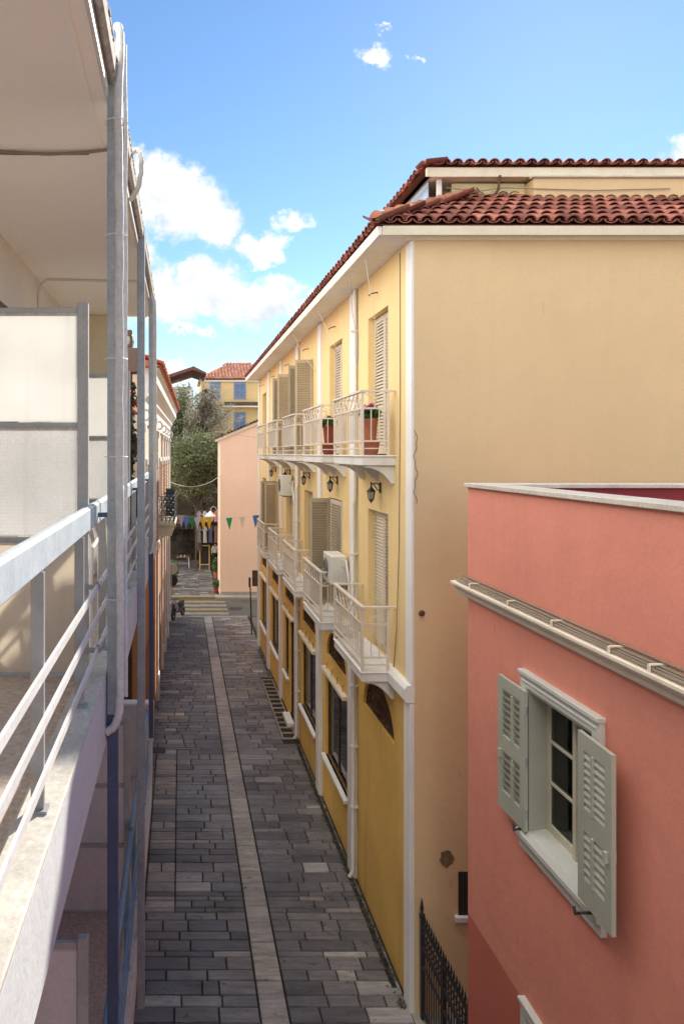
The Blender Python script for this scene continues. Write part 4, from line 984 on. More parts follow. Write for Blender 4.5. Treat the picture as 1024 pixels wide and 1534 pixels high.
tile_slope(q, (.52, A0 - .2, 2.15), (0, 1, 0), (-.923, 0, .385), 89, 5, .215, .34, lambda u, v: True); ob(q, 'roof', M['tile_orange'], oh, smooth=True, fix=False)
q = MB(); q.prism([(-.01, -2.58), (.56, -2.58), (.56, -2.72), (.5, -2.92), (.25, -2.95), (-.01, -3.1)], lambda u, v, w_: (u, w_, v), -.75, -.45); q.box(-.01, .62, -.85, 1.75, -2.58, -2.46); q.prism([(-.01, -2.58), (.56, -2.58), (.56, -2.72), (.5, -2.92), (.25, -2.95), (-.01, -3.1)], lambda u, v, w_: (u, w_, v), 1.35, 1.65)
ba = ob(q, 'balcony', M['kerbcream'], oh, bevel=.01)
q = MB()
def scroll(mb, p0, p1, z0, z1):
    p0 = Vector(p0); p1 = Vector(p1); L = (p1 - p0).length; d = (p1 - p0).normalized(); n = max(2, round(L / .16))
    for zz in (z0 + .03, z0 + .25, z0 + .55, z0 + .8, z1): mb.bar(p0 + Vector((0, 0, zz)), p1 + Vector((0, 0, zz)), .025, .022)
    for i in range(n + 1): p = p0 + d * (L * i / n); mb.bar(p + Vector((0, 0, z0)), p + Vector((0, 0, z1)), .018, .018)
    for i in range(n):
        p = p0 + d * (L * (i + .5) / n)
        for zz, rr in ((.14, .07), (.4, .06), (.68, .06), (.9, .05)): mb.tube([p + d * (rr * math.cos(a)) + Vector((0, 0, z0 + zz + rr * math.sin(a))) for a in [2 * math.pi * k_ / 10 for k_ in range(11)]], .014, 5)
scroll(q, (.0, -.79, 0), (.57, -.79, 0), -2.46, -1.52); scroll(q, (.57, -.79, 0), (.57, 1.69, 0), -2.46, -1.52); scroll(q, (.57, 1.69, 0), (.0, 1.69, 0), -2.46, -1.52); ob(q, 'balcony_railing', M['iron'], ba)
q = MB(); louvre_leaf(q, (.20, 1.3), (.50, 1.32), -2.4, -1.35); ob(q, 'door_shutter', M['teal'], ba)

# ================================================================== BEYOND THE CROSS ROAD
t = thing('peach_house', (4, 42.3, G), 'plain peach gable wall with dark tile ends across the road', 'house')
pt = lambda x: .95 + (x - 2.34) * .42
q = MB(); q.prism([(2.34, G - .05), (17, G - .05), (17, pt(9.5) - .42 * 7.5), (9.5, pt(9.5)), (2.34, pt(2.34))], lambda u, v, w_: (u, w_, v), 42.3, 45); q.build('wall', M['peach'], t)  # hidden right part lengthened and ridge moved to block sun on the street
q = MB()
for i in range(22):
    x = 2.05 + i * .19
    q.tube([(x, 42.1, pt(x) + .06), (x, 42.6, pt(x) + .06)], .075, 8)
q.prism([(2.05, pt(2.05) + .0), (9.5, pt(9.5) + .0), (17.2, pt(9.5) - 3.2), (17.2, pt(9.5) - 3.13), (9.5, pt(9.5) + .07), (2.05, pt(2.05) + .07)], lambda u, v, w_: (u, w_, v), 42.15, 45.2); q.build('roof', mat('dark_tile', (.10, .07, .055), rough=.85, island=.6, var=.3), t)
q = MB(); q.prism([(2.05, pt(2.05) - .16), (6.05, pt(6.05) - .16), (6.05, pt(6.05) - .003), (2.05, pt(2.05) - .003)], lambda u, v, w_: (u, w_, v), 42.2, 42.298); q.build('verge_board', M['cream'], t)
q = MB(); q.box(2.34, 5, 42.2, 42.298, G, G + .3); q.build('plinth', M['kerbstone'], t)
q = MB(); q.box(3.05, 17, 45.01, 56.5, G, .5); q.build('hidden_sun_block', M['peach'], t)  # unseen wing added to keep sun off the courtyard

t = thing('hill_house', (6, 75, 1), 'ochre yellow house with blue shutters and a red hipped roof above the trees', 'house')
q = MB(); q.box(2.2, 11, 75, 83, -1, 7.65); q.build('wall', M['houseyellow'], t)
q = MB()
A = [(1.9, 74.7, 7.7), (11.3, 74.7, 7.7), (11.3, 83.3, 7.7), (1.9, 83.3, 7.7)]; Rg = [(5.3, 79, 9.85), (7.6, 79, 9.85)]
q.poly([A[0], A[1], Rg[1], Rg[0]]); q.poly([A[1], A[2], Rg[1]]); q.poly([A[2], A[3], Rg[0], Rg[1]]); q.poly([A[3], A[0], Rg[0]]); q.poly(A[::-1])
sl = Vector((0, 4.3, 2.15)).normalized()
tile_slope(q, (1.9, 74.7, 7.72), (1, 0, 0), sl, 27, 11, .35, .45, lambda u, v: u > v * .71 and u < 9.4 - v * .77, .13); q.build('roof', mat('hill_roof_tile', (.42, .15, .09), (.55, .27, .19), rough=.85, island=.3, fine=.1), t, smooth=True, fix=False)  # lighter red clay colour for this roof
q = MB(); q.box(2.1, 11.1, 74.8, 75.0, 7.45, 7.62); q.build('eave_band', M['cream'], t)
q = MB(); q.box(4.5, 11.1, 74.2, 75, 4.9, 5.0); q.box(4.5, 11.1, 74.15, 74.3, 5.0, 5.3); o = q.build('terrace_ledge', mat('brown_ledge', (.12, .09, .07), var=.2), t); q = MB(); q.box(4.4, 11.2, 74.1, 75, 4.75, 4.9); q.build('ledge_trim', M['cream'], o)
for x0, x1, z0, z1 in ((5.62, 6.72, 5.75, 7.3), (5.62, 6.72, 2.6, 4.2), (3.1, 4.1, 5.75, 7.35)):
    q = MB(); q.box(x0 - .1, x1 + .1, 74.93, 75.0, z0 - .1, z1 + .1); o = q.build('window', mat('pale_blue_frame', (.30, .38, .55), var=.08), t)
    for a in ((x0, (x0 + x1) / 2 - .03), ((x0 + x1) / 2 + .03, x1)):
        q = MB(); louvre_leaf(q, (a[0], 74.90), (a[1], 74.90), z0, z1, mids=(.5,)); q.build('shutter', M['blueshutter'], o)
t = thing('neighbouring_house', (-1, 68, 1), 'pale house with a brown overhanging roof half hidden by the grey tree', 'house')
q = MB(); q.box(-5, 1.2, 68, 74, -2, 6.3); q.build('wall', mat('pale_wall', (.70, .70, .72), var=.06), t)
q = MB(); q.prism([(-6.2, 5.6), (1.0, 8.0), (1.2, 8.1), (2.4, 7.5), (2.4, 7.35), (1.15, 7.75), (-6.2, 5.35)], lambda u, v, w_: (u, w_, v), 66.8, 74); q.build('roof', mat('brown_roof', (.16, .075, .055), rough=.85, var=.2, scale=3), t)

# ---- trees
def tree(name, label, cat, trunk, blobs, n, size, m_, twigs=60, seed=1, clump=.6, aspect=.35):
    r = random.Random(seed); t = thing(name, trunk[0], label, cat, 'trees behind the courtyard')
    q = MB(); q.tube(trunk, [.2 - .14 * i / (len(trunk) - 1) for i in range(len(trunk))], 8)
    for i in range(twigs):
        a = Vector(r.choice(trunk[1:])); c, rad = r.choice(blobs)
        e = Vector(c) + Vector((r.uniform(-.9, .9) * rad[0], r.uniform(-.9, .9) * rad[1], r.uniform(-.9, .9) * rad[2]))
        mdl = a.lerp(e, .5) + Vector((r.gauss(0, .15), r.gauss(0, .15), r.gauss(0, .15)))
        q.tube([a, mdl, e], [.05, .03, .008], 5)
    q.build('trunk', M['bark'], t, smooth=True)
    q = MB(); leaf_cloud(q, blobs, n, size, r, aspect, clump); q.build('crown', m_, t, fix=False)
tree('olive_tree', 'broad olive green tree crown beside the peach gable wall', 'tree', [(1.4, 52, -7.0), (1.2, 52.2, -4), (1.0, 52, -1.5), (1.2, 52, .8)],
     [((1.2, 52.0, -.3), (1.8, 1.8, 1.9)), ((2.5, 52.5, -.9), (1.1, 1.4, 1.3)), ((.2, 51.5, -.8), (1.2, 1.5, 1.7)), ((2.2, 53, .7), (1.0, 1.2, 1.0)), ((.9, 51.8, -2.2), (1.6, 1.6, 1.0))], 15000, .10, M['leaf_olive'], 40, 2)
tree('feathery_tree', 'grey feathery half-bare tree standing in front of the hill houses', 'tree', [(1.5, 56, -5), (1.45, 56, -1), (1.6, 56, 1.6), (1.9, 56, 3.6), (2.0, 56, 5.0)],
     [((2.2, 56, 4.1), (1.25, 1.3, 1.5)), ((3.1, 56.2, 2.9), (1.3, 1.3, 1.1)), ((1.2, 55.8, 3.0), (1.1, 1.2, 1.1)), ((2.4, 56.0, 2.0), (1.5, 1.3, .9))], 9500, .085, M['leaf_grey'], 170, 3, .75, .22)
tree('round_tree', 'lighter green tree rising beside the orange house eave', 'tree', [(-.3, 58, -5), (-.2, 58, -1), (.1, 58, 2.2), (.2, 58, 4.0)],
     [((.2, 58, 4.0), (1.25, 1.3, 1.5)), ((-.6, 58, 2.6), (1.3, 1.3, 1.4)), ((.7, 58, 2.2), (1.2, 1.2, 1.2)), ((-.9, 58.3, .6), (1.2, 1.2, 1.4))], 9000, .10, M['leaf_olive'], 50, 4)
q = MB(); r4 = random.Random(9)
blobs = [((r4.uniform(-3.5, 5.5), 57.5 + r4.uniform(0, 3.2), 0), (r4.uniform(.6, 1.2), .7, r4.uniform(.5, 1.0))) for _ in range(46)]
blobs = [((c[0], c[1], -8.0 + (c[1] - 57.5) * 1.9 + r4.uniform(-.5, 1.0)), rad) for c, rad in blobs]
leaf_cloud(q, blobs[:26], 22000, .13, r4, .3, .5); tag(q.build('scrub', M['leaf_dark'], None, fix=False), kind='stuff')
q = MB(); leaf_cloud(q, [((c[0], c[1] - .4, c[2]), rad) for c, rad in blobs[26:]], 18000, .17, r4, .14, .5); tag(q.build('dry_scrub', M['leaf_brown'], None, fix=False), kind='stuff')
# canopy shading the courtyard
t = thing('courtyard_pergola', (.6, 55, G), 'dark leafy pergola roof over the courtyard tables', 'pergola')
q = MB()
for x, y in ((-1.6, 52.5), (-1.6, 56.8), (2.9, 52.6), (2.9, 56.8)): q.box(x - .06, x + .06, y - .06, y + .06, G, -5.5)
for y in (52.5, 54, 55.5, 56.8): q.bar((-1.9, y, -5.45), (3.1, y, -5.45), .08, .1)
q.build('frame', M['wood'], t)
q = MB(); leaf_cloud(q, [((-1.2 + i * .55, 53 + j * 1.0, -5.25), (.6, .8, .35)) for i in range(7) for j in range(4)], 20000, .1, r4, .5, .4); q.build('vine', M['leaf_dark'], t, fix=False)
t = thing('courtyard_backdrop', (1, 57, G), 'dark stone backdrop wall added behind the courtyard', 'wall')
q = MB()
for i in range(16):
    for j in range(7):
        x = -2.6 + i * .5 + (j % 2) * .25; q.box(x + .01, x + .49, 56.95 + rng.uniform(-.05, .05), 57.6, G + j * .5 + .01, G + j * .5 + .49)
q.box(-2.6, 5.6, 57.1, 57.6, G, G + 3.45); q.build('stonework', mat('shaded_stone', (.06, .05, .042), rough=.95, scale=3, var=.3, fine=.2, island=.4, bump=.8), t)  # backdrop added; the courtyard's deep shade is put into its near-black colour
# courtyard table with glasses
t = thing('cafe_table', (.05, 53.4, G), 'wooden cafe table in the dark courtyard under the pergola', 'table')
q = MB(); q.box(-.3, .75, 53.0, 53.8, G + .72, G + .77); q.build('tabletop', M['woodmid'], t, bevel=.01)
for x, y in ((-.2, 53.1), (.65, 53.1), (-.2, 53.7), (.65, 53.7)):
    q = MB(); q.bar((x, y, G), (x + (.05 if x < .2 else -.05), y, G + .72), .05, .05); q.build('leg', M['whitemetal'] if y < 53.4 and x > .2 else M['wood'], t)
for x, lb_ in ((.05, 'small clear glass on the left half of the cafe table'), (.32, 'small clear glass on the right half of the cafe table')):
    q = MB(); q.lathe([(.03, 0), (.04, .12), (.037, .12), (.028, .01)], (x, 53.35, G + .772), 10); tag(q.build('drinking_glass', M['pvc'], None, smooth=True), lb_, 'glass', 'glasses on the cafe table')
# planters
def planter(x, y, h, r, potm, leafm, label, n=500, sc=1.):
    t = thing('potted_plant', (x, y, G), label, 'potted plant'); q = MB(); q.lathe([(r * .7, 0), (r, h), (r * 1.1, h), (r * 1.1, h + .04), (r * .8, h + .03)], (x, y, G), 14); q.build('pot', potm, t, smooth=True)
    q = MB(); leaf_cloud(q, [((x, y, G + h + .3 * sc), (r * 1.5, r * 1.5, .35 * sc))], n, .07, rng, .4); q.build('foliage', leafm, t, fix=False)
planter(-.55, 45.5, .5, .32, M['terracotta'], M['leaf_pot'], 'large green potted shrub by the corner of the orange house', 900, 1.9)
planter(2.14, 43.4, .32, .16, M['redpot'], M['leaf_pot'], 'small red pot with yellow green plant at the foot of the peach wall', 260, .8)
planter(2.42, 48.5, .42, .2, M['terracotta'], M['leaf_pot'], 'leafy potted plant beside the peach house side wall', 500, 1.6)
# clothes on a tall rack
t = thing('clothes_rack', (2.1, 51.5, G), 'tall wooden rack hung with clothes outside a shop in the courtyard', 'clothes rack')
q = MB()
for x in (1.1, 2.75): q.box(x - .05, x + .05, 51.45, 51.55, G, -3.9)
for z in (-4.1, -5.2): q.bar((1.05, 51.5, z), (2.8, 51.5, z), .05, .05)
q.build('frame', M['wood'], t)
def garment(x, z, h, c1, label):
    w_ = .13; m_ = bpy.data.materials.new('garment'); m_.use_nodes = True; nt = m_.node_tree; b_ = nt.nodes['Principled BSDF']
    wv = nt.nodes.new('ShaderNodeTexWave'); wv.inputs['Scale'].default_value = 3.2; ge = nt.nodes.new('ShaderNodeNewGeometry'); nt.links.new(ge.outputs['Position'], wv.inputs[0])
    nt.links.new(ramp(nt, wv.outputs[0], [(.4, c1), (.6, tuple(v * .25 for v in c1))]), b_.inputs['Base Color']); b_.inputs['Roughness'].default_value = .9
    q = MB()
    prof = [(-.05, 0), (-.10, -.03), (-.2, -.28), (-.15, -.32), (-.10, -.2), (-.13, -h), (.13, -h), (.10, -.2), (.15, -.32), (.2, -.28), (.10, -.03), (.05, 0)]
    q.prism([(x + a, z + b__) for a, b__ in prof], lambda u, v, s_: (u, s_, v), 51.40 + rng.uniform(-.02, .02), 51.47)
    tag(q.build('hanging_garment', m_, None), label, 'garment', 'clothes hung on the rack')
cs_ = [('pale lilac', (.45, .38, .55)), ('white', (.7, .7, .7)), ('sky blue', (.3, .42, .6)), ('rose', (.6, .3, .35))]
for i, (nm, c1) in enumerate(cs_): garment(1.35 + i * .4, -4.13, .75, c1, nm + ' striped top on the upper row of the clothes rack')
cs_ = [('dark grey', (.2, .2, .22)), ('black and white', (.5, .5, .5)), ('navy', (.08, .1, .22)), ('brown', (.22, .14, .10))]
for i, (nm, c1) in enumerate(cs_): garment(1.35 + i * .4, -5.23, 1.15, c1, nm + ' striped dress on the lower row of the clothes rack')
# menu board
t = thing('menu_board', (1.75, 52.3, G), 'yellow framed blackboard standing beside the person in the courtyard', 'board')
q = MB()
for x in (1.42, 2.1): q.box(x - .035, x + .035, 52.27, 52.33, G, G + 1.75)
for z in (.35, 1.72): q.box(1.455, 2.065, 52.275, 52.325, G + z - .035, G + z + .035)
q.build('frame', mat('yellow_wood', (.52, .40, .16), rough=.6), t); q = MB(); q.box(1.455, 2.065, 52.29, 52.31, G + .385, G + 1.685); q.build('panel', M['dark'], t)
# street lamp on the peach house
t = thing('street_lamp', (2.34, 44.6, -3.3), 'white conical street lamp on a curved bracket from the peach house', 'street lamp')
q = MB(); q.tube([(2.34, 44.6, -3.75), (2.2, 44.6, -3.4), (2.05, 44.6, -3.28), (1.9, 44.6, -3.38), (1.86, 44.6, -3.6)], .025, 7); q.build('bracket', M['greymetal'], t, smooth=True)
q = MB(); q.lathe([(.05, .0), (.10, -.06), (.33, -.28), (.34, -.31), (.30, -.31)], (1.86, 44.6, -3.58), 16); q.build('lamp_shade', M['pvc'], t, smooth=True)
q = MB(); q.lathe([(.22, -.31), (.20, -.5), (.12, -.62)], (1.86, 44.6, -3.58), 12); q.build('globe', M['lampglass'], t, smooth=True)
# bunting
t = thing('bunting', (1.5, 31.4, -2.8), 'string of coloured triangular pennants across the far end of the street', 'bunting')
bx = lambda s_: (-.35 + 3.85 * s_, 31.4, -2.66 - .16 * 4 * s_ * (1 - s_))
q = MB(); q.tube([bx(i / 24) for i in range(25)], .008, 5); q.build('string', M['cablewhite'], t)
for px, c_, nm in ((271, (.42, .36, .55), 'lilac'), (279, (.08, .2, .5), 'blue'), (287, (.03, .2, .1), 'green'), (295, (.5, .55, .7), 'pale blue'), (304, (.72, .48, .04), 'yellow'), (313, (.72, .50, .06), 'yellow'), (343, (.03, .33, .15), 'green'), (363, (.72, .60, .52), 'white'), (383, (.06, .16, .5), 'blue')):
    x = (px - 270) / 1080 * 31.4; s_ = (x + .35) / 3.85; p = bx(s_); a = rng.uniform(-.35, .35); w_ = .145; hh = rng.uniform(.5, .6)
    q = MB(); dx, dy = w_ * math.cos(a), w_ * math.sin(a)
    q.prism([(-1, 0), (1, 0), (rng.uniform(-.3, .3), -hh)], lambda u, v, k_: (p[0] + u * dx - dy * k_, p[1] + u * dy + dx * k_, p[2] + v), -.02, .02); tag(q.build('pennant', flag(c_), t), nm + ' pennant')
q = MB(); q.tube([(-.5 + 2.85 * s_, 36.3 + 6 * s_, -1.45 + .15 * s_ - .42 * 4 * s_ * (1 - s_)) for s_ in [i / 16 for i in range(17)]], .018, 6)
tag(q.build('overhead_cable', M['cablewhite']), 'white cable sagging from the corner house to the peach wall', 'cable')
q = MB(); q.tube([(2.0 + 2.6 * s_, 41.9 - 9 * s_, 1.3 - .6 * s_ - .1 * 4 * s_ * (1 - s_)) for s_ in [i / 16 for i in range(17)]], .012, 6)
tag(q.build('overhead_cable', M['cable']), 'dark cable stretched past the peach gable to the yellow building', 'cable')
# sign posts
t = thing('road_sign', (-.42, 38.0, G), 'thin pole with two round road signs seen from behind near the corner house', 'road sign')
q = MB(); q.tube([(-.46, 36.9, G), (-.46, 36.9, G + 2.75)], .028, 8); q.build('pole', M['greymetal'], t)
for z, c_ in ((2.5, M['frame']), (1.9, M['black'])):
    q = MB(); q.lathe([(.30, 0), (.31, .012), (.30, .024)], (0, 0, 0), 22); q.xf(Matrix.Translation((-.44, 36.95 + .0, G + z)) @ Matrix.Rotation(R(90), 4, 'X')); q.build('sign_disc', c_, t)
t = thing('sign_pole', (3.2, 33.6, G), 'dark leaning pole with a narrow plate by the end of the yellow building', 'sign')
q = MB(); q.tube([(3.32, 33.5, G), (3.24, 33.5, G + 2.4)], .03, 8); q.build('pole', M['black'], t); q = MB(); q.box(3.17, 3.27, 33.46, 33.54, G + 2.2, G + 2.65); q.build('plate', M['iron'], t, bevel=.01)
# manhole
q = MB(); q.lathe([(.38, 0), (.38, .012), (.34, .014)], (3.0, 39.2, G - .03), 22); tag(q.build('manhole_cover', M['black']), 'round dark manhole cover in the cross road', 'manhole cover')
# scooter
t = thing('motor_scooter', (-.25, 37.0, G), 'small dark scooter parked at the kerb by the corner house', 'scooter')
for x, y in ((-.35, 36.35), (.12, 37.35)):
    q = MB(); q.tube([(x + 0 * a, y, 0) for a in (0,)] * 1 + [], .1) if False else None
    q.tube([(x + .19 * math.cos(a) * .35, y + .19 * math.cos(a), G + .25 + .19 * math.sin(a)) for a in [2 * math.pi * k_ / 14 for k_ in range(15)]], .06, 7); o = q.build('wheel', M['black'], t, smooth=True)
q = MB(); q.tube([(-.33, 36.4, G + .5), (-.25, 36.6, G + .42), (-.12, 36.85, G + .36), (0, 37.1, G + .45), (.1, 37.3, G + .6)], [.12, .13, .12, .16, .13], 10); q.build('body', mat('scooter_paint', (.06, .05, .06), rough=.3, bump=0), t, smooth=True)
q = MB(); q.tube([(-.1, 36.9, G + .68), (.02, 37.15, G + .72), (.14, 37.4, G + .74)], [.10, .12, .09], 8); q.build('seat', M['black'], t, smooth=True)
q = MB(); q.tube([(-.36, 36.33, G + .25), (-.33, 36.42, G + .7), (-.3, 36.5, G + .98)], [.05, .06, .03], 8); q.bar((-.55, 36.5, G + 1.0), (-.05, 36.5, G + 1.0), .03, .03); q.build('handlebar', M['black'], t)
q = MB(); q.prism([(-.5, .35), (-.12, .35), (-.1, .75), (-.2, .95), (-.4, .95), (-.52, .75)], lambda u, v, k_: (u, k_, G + v), 36.42, 36.47); q.build('leg_shield', M['greymetal'], t, bevel=.01)
q = MB(); q.lathe([(.05, 0), (.07, .03), (.05, .08)], (0, 0, 0), 10); q.xf(Matrix.Translation((-.3, 36.4, G + .85)) @ Matrix.Rotation(R(90), 4, 'X')); q.build('headlight', M['lampglass'], t)

# ---- person walking out of the courtyard
def skinned(name, verts, edges, rad, m_, parent, root=0):
    me = bpy.data.meshes.new(name); me.from_pydata([Vector(v) - ORG[parent.name] for v in verts], edges, []); o = bpy.data.objects.new(name, me); COL.objects.link(o)
    o.parent = parent; ORG[o.name] = ORG[parent.name]; me.materials.append(m_)
    sk = o.modifiers.new('skin', 'SKIN'); 
    if not me.skin_vertices: me.attributes.new  # skin data is created by the modifier
    for i, v in enumerate(me.skin_vertices[0].data): v.radius = rad[i] if isinstance(rad[i], tuple) else (rad[i], rad[i]); v.use_root = (i == root)
    sb = o.modifiers.new('smooth', 'SUBSURF'); sb.levels = 1; sb.render_levels = 2
    return o
px_, py_ = 2.62, 54.2
t = thing('person', (px_, py_, G), 'person in a cream jacket and black trousers walking in the courtyard', 'person')
z = lambda h: G + h
V = [(px_, py_, z(.93)), (px_, py_ + .01, z(1.15)), (px_, py_, z(1.38)), (px_, py_ - .01, z(1.48)), (px_, py_ - .03, z(1.57)), (px_, py_ - .03, z(1.68)),
     (px_ - .17, py_, z(1.38)), (px_ - .23, py_ + .02, z(1.1)), (px_ - .24, py_ - .06, z(.88)), (px_ + .17, py_, z(1.38)), (px_ + .24, py_ + .03, z(1.1)), (px_ + .24, py_ - .02, z(.88)),
     (px_ - .09, py_, z(.86)), (px_ - .1, py_ - .08, z(.48)), (px_ - .1, py_ + .02, z(.09)), (px_ - .1, py_ - .14, z(.04)),
     (px_ + .09, py_, z(.86)), (px_ + .1, py_ + .06, z(.48)), (px_ + .1, py_ + .2, z(.1)), (px_ + .1, py_ + .06, z(.04))]
E = [(0, 1), (1, 2), (2, 3), (3, 4), (4, 5), (2, 6), (6, 7), (7, 8), (2, 9), (9, 10), (10, 11), (0, 12), (12, 13), (13, 14), (14, 15), (0, 16), (16, 17), (17, 18), (18, 19)]
RD = [(.14, .10), (.13, .10), (.13, .09), .055, .085, .09, .06, .045, .03, .06, .045, .03, .085, .06, .04, .035, .085, .06, .04, .035]
for side, hb in ((-1, 8), (1, 11)):
    hx, hy, hz = V[hb]; V.append((hx, hy - .01, hz - .08)); E.append((hb, len(V) - 1)); RD.append(.026); palm = len(V) - 1
    for k_ in range(4):
        V.append((hx + side * .004, hy - .03 + k_ * .018, hz - .15 - .015 * (k_ in (1, 2)))); E.append((palm, len(V) - 1)); RD.append(.009)
    V.append((hx - side * .01, hy - .05, hz - .09)); E.append((hb, len(V) - 1)); RD.append(.01)
skinned('body', V, E, RD, M['skin'], t)
jv = [0, 1, 2, 3, 6, 7, 8, 9, 10, 11]; idx = {v: i for i, v in enumerate(jv)}
JV = [V[v] for v in jv]; JV[0] = (px_, py_, z(.86)); JE = [(idx[a], idx[b_]) for a, b_ in E if a in idx and b_ in idx]
skinned('jacket', JV, JE, [(.20, .15), (.18, .14), (.17, .12), .07, .085, .07, .05, .085, .07, .05], M['jacket'], t)
tv = [0, 12, 13, 14, 16, 17, 18]; idx = {v: i for i, v in enumerate(tv)}
skinned('trousers', [V[v] for v in tv], [(idx[a], idx[b_]) for a, b_ in E if a in idx and b_ in idx], [(.16, .12), .10, .08, .06, .10, .08, .06], M['trousers'], t)
q = MB(); q.lathe([(.02, .12), (.07, .10), (.105, .04), (.11, -.04), (.08, -.12)], (px_, py_ - .0, z(1.66)), 12); q.build('hair', M['hair'], t, smooth=True)
q = MB()
for s_ in (-1, 1): q.lathe([(.005, -.012), (.013, 0), (.005, .012)], (px_ + s_ * .035, py_ - .122, z(1.66)), 8)
q.build('eyes', M['dark'], t)

# ================================================================== SKY, SUN, CAMERA
AZ = 62.0; RATIO = 1.22
sx, sy = math.cos(R(AZ)), math.sin(R(AZ)); sz = RATIO * sx
sd = Vector((sx, sy, sz)).normalized(); EL = math.asin(sd.z)
sun = bpy.data.lights.new('sun', 'SUN'); sun.energy = 3.6; sun.angle = R(.5); sun.color = (1, .93, .82)
so = bpy.data.objects.new('sun', sun); COL.objects.link(so); so.rotation_euler = sd.to_track_quat('Z', 'Y').to_euler(); so.location = sd * 60
W = bpy.data.worlds.new('World'); S.world = W; W.use_nodes = True; nt = W.node_tree
bg = nt.nodes['Background']; bg.inputs[1].default_value = .085
sky = nt.nodes.new('ShaderNodeTexSky'); sky.sky_type = 'NISHITA'; sky.sun_disc = False; sky.sun_elevation = EL; sky.sun_rotation = math.atan2(sx, sy)
sky.air_density = 1.0; sky.dust_density = 0.04; sky.ozone_density = 3.0; sky.altitude = 0
tc = nt.nodes.new('ShaderNodeTexCoord'); D = tc.outputs['Generated']
sp = nt.nodes.new('ShaderNodeSeparateXYZ'); nt.links.new(D, sp.inputs[0]); X_, Y_, Z_ = sp.outputs
yc = math_(nt, 'MAXIMUM', Y_, .05)
u = math_(nt, 'DIVIDE', X_, yc); v = math_(nt, 'DIVIDE', Z_, yc)
cb = nt.nodes.new('ShaderNodeCombineXYZ'); nt.links.new(u, cb.inputs[0]); nt.links.new(v, cb.inputs[1])
nz = nt.nodes.new('ShaderNodeTexNoise'); nz.inputs['Scale'].default_value = 9; nz.inputs['Detail'].default_value = 8; nz.inputs['Roughness'].default_value = .62
nt.links.new(cb.outputs[0], nz.inputs['Vector'])
ctr_ = [(225, 292, 105, 76), (275, 308, 90, 68), (325, 335, 52, 44), (385, 370, 56, 30), (436, 333, 44, 30), (452, 340, 30, 18), (235, 440, 95, 62), (300, 420, 85, 40), (395, 455, 95, 48), (340, 445, 90, 40), (180, 410, 80, 80), (240, 558, 60, 40), (310, 500, 40, 12), (270, 497, 34, 10), (568, 80, 42, 28), (556, 88, 30, 14), (578, 46, 24, 10), (627, 86, 20, 10), (1050, 232, 75, 32), (180, 300, 90, 80), (190, 560, 90, 40)]
wn = nt.nodes.new('ShaderNodeTexNoise'); wn.inputs['Scale'].default_value = 22; wn.inputs['Detail'].default_value = 6; wn.inputs['Roughness'].default_value = .65
nt.links.new(cb.outputs[0], wn.inputs['Vector'])
w1 = nt.nodes.new('ShaderNodeVectorMath'); w1.operation = 'SUBTRACT'; nt.links.new(wn.outputs['Color'], w1.inputs[0]); w1.inputs[1].default_value = (.5, .5, .5)
w2 = nt.nodes.new('ShaderNodeVectorMath'); w2.operation = 'SCALE'; nt.links.new(w1.outputs[0], w2.inputs[0]); w2.inputs['Scale'].default_value = .075
w3 = nt.nodes.new('ShaderNodeVectorMath'); w3.operation = 'ADD'; nt.links.new(cb.outputs[0], w3.inputs[0]); nt.links.new(w2.outputs[0], w3.inputs[1])
wm = nt.nodes.new('ShaderNodeVectorMath'); wm.operation = 'MULTIPLY'; nt.links.new(w3.outputs[0], wm.inputs[0]); wm.inputs[1].default_value = (1, 1, 0)
mask = None
for (px, py, a, c) in ctr_:
    sb = nt.nodes.new('ShaderNodeVectorMath'); sb.operation = 'SUBTRACT'; nt.links.new(wm.outputs[0], sb.inputs[0]); sb.inputs[1].default_value = ((px - 270) / 1080, (679 - py) / 1080, 0)
    ml = nt.nodes.new('ShaderNodeVectorMath'); ml.operation = 'MULTIPLY'; nt.links.new(sb.outputs[0], ml.inputs[0]); ml.inputs[1].default_value = (1080 / a, 1080 / c, 0)
    ln = nt.nodes.new('ShaderNodeVectorMath'); ln.operation = 'LENGTH'; nt.links.new(ml.outputs[0], ln.inputs[0])
    e = math_(nt, 'SUBTRACT', 1.0, ln.outputs['Value'])
    if a < 48: e = math_(nt, 'SUBTRACT', math_(nt, 'MULTIPLY', e, .75), .18 if a > 25 else .3)
    mask = e if mask is None else math_(nt, 'MAXIMUM', mask, e)
mask = math_(nt, 'MAXIMUM', mask, -1.0)
m1 = math_(nt, 'ADD', math_(nt, 'MULTIPLY', mask, 1.7), math_(nt, 'MULTIPLY', math_(nt, 'SUBTRACT', nz.outputs[0], .53), 2.7))
mr = nt.nodes.new('ShaderNodeMapRange'); mr.interpolation_type = 'SMOOTHSTEP'; nt.links.new(m1, mr.inputs[0]); mr.inputs[1].default_value = .0; mr.inputs[2].default_value = .8
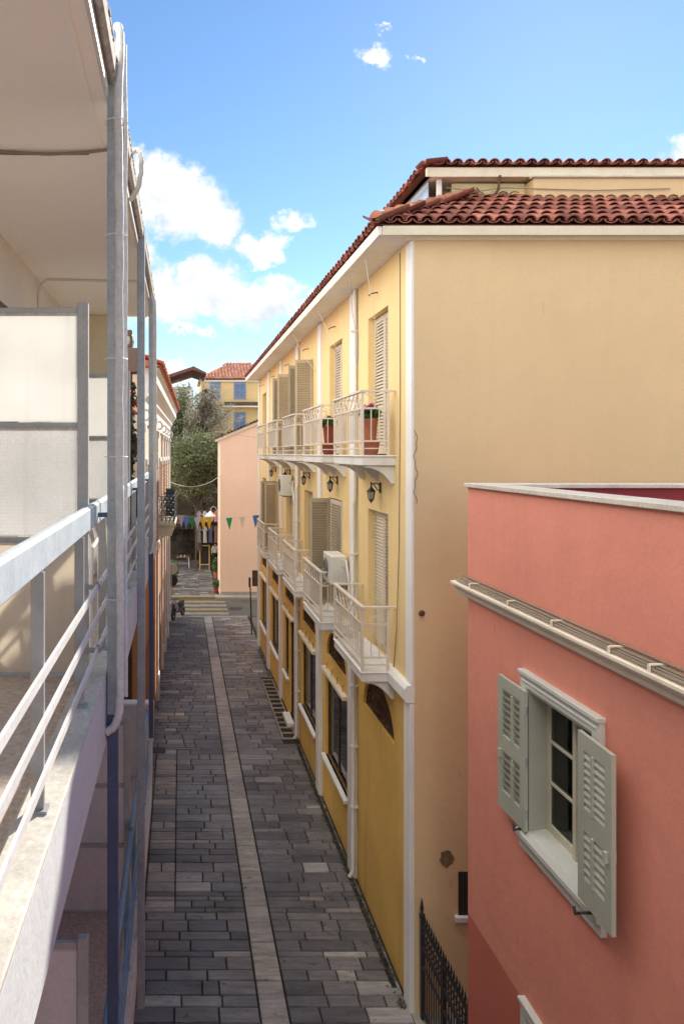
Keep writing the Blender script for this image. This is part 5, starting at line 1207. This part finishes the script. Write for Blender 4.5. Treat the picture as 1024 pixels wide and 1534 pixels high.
front = nt.nodes.new('ShaderNodeMapRange'); nt.links.new(Y_, front.inputs[0]); front.inputs[1].default_value = .25; front.inputs[2].default_value = .4
fm = math_(nt, 'MULTIPLY', mr.outputs[0], front.outputs[0])
# bright cloud added out of view, left and overhead, to lift the shade
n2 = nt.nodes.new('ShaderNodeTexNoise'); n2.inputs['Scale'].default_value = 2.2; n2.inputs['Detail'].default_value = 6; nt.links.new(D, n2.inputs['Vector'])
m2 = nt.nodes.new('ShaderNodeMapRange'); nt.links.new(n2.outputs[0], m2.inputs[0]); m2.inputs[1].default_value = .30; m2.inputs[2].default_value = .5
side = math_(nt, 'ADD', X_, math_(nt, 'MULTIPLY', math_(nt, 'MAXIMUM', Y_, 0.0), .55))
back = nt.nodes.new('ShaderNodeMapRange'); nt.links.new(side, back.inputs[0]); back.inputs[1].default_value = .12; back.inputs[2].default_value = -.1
fill_cloud = math_(nt, 'MULTIPLY', m2.outputs[0], back.outputs[0])
shade = ramp(nt, nz.outputs[0], [(.34, (4.4, 4.7, 5.3)), (.6, (7.4, 7.35, 7.3))])
hs = nt.nodes.new('ShaderNodeHueSaturation'); hs.inputs['Saturation'].default_value = 1.08; nt.links.new(sky.outputs[0], hs.inputs['Color'])
c1 = mix(nt, fill_cloud, hs.outputs[0], (19, 17.6, 15.6))
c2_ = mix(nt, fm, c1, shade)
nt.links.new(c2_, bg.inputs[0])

cam = bpy.data.cameras.new('camera'); co = bpy.data.objects.new('camera', cam); COL.objects.link(co); S.camera = co
co.location = (0, 0, 0); co.rotation_euler = (R(90), 0, 0)
cam.sensor_fit = 'HORIZONTAL'; cam.sensor_width = 36; cam.lens = 36 * 1080 / 1024
cam.shift_x = (512 - 270) / 1024; cam.shift_y = -(767 - 679) / 1024
cam.clip_start = .05; cam.clip_end = 2000
S.view_settings.view_transform = 'Standard'; S.view_settings.look = 'None'; S.view_settings.gamma = 1; S.view_settings.exposure = 1.08
S.render.engine = 'CYCLES'; S.cycles.max_bounces = 8; S.cycles.diffuse_bounces = 5
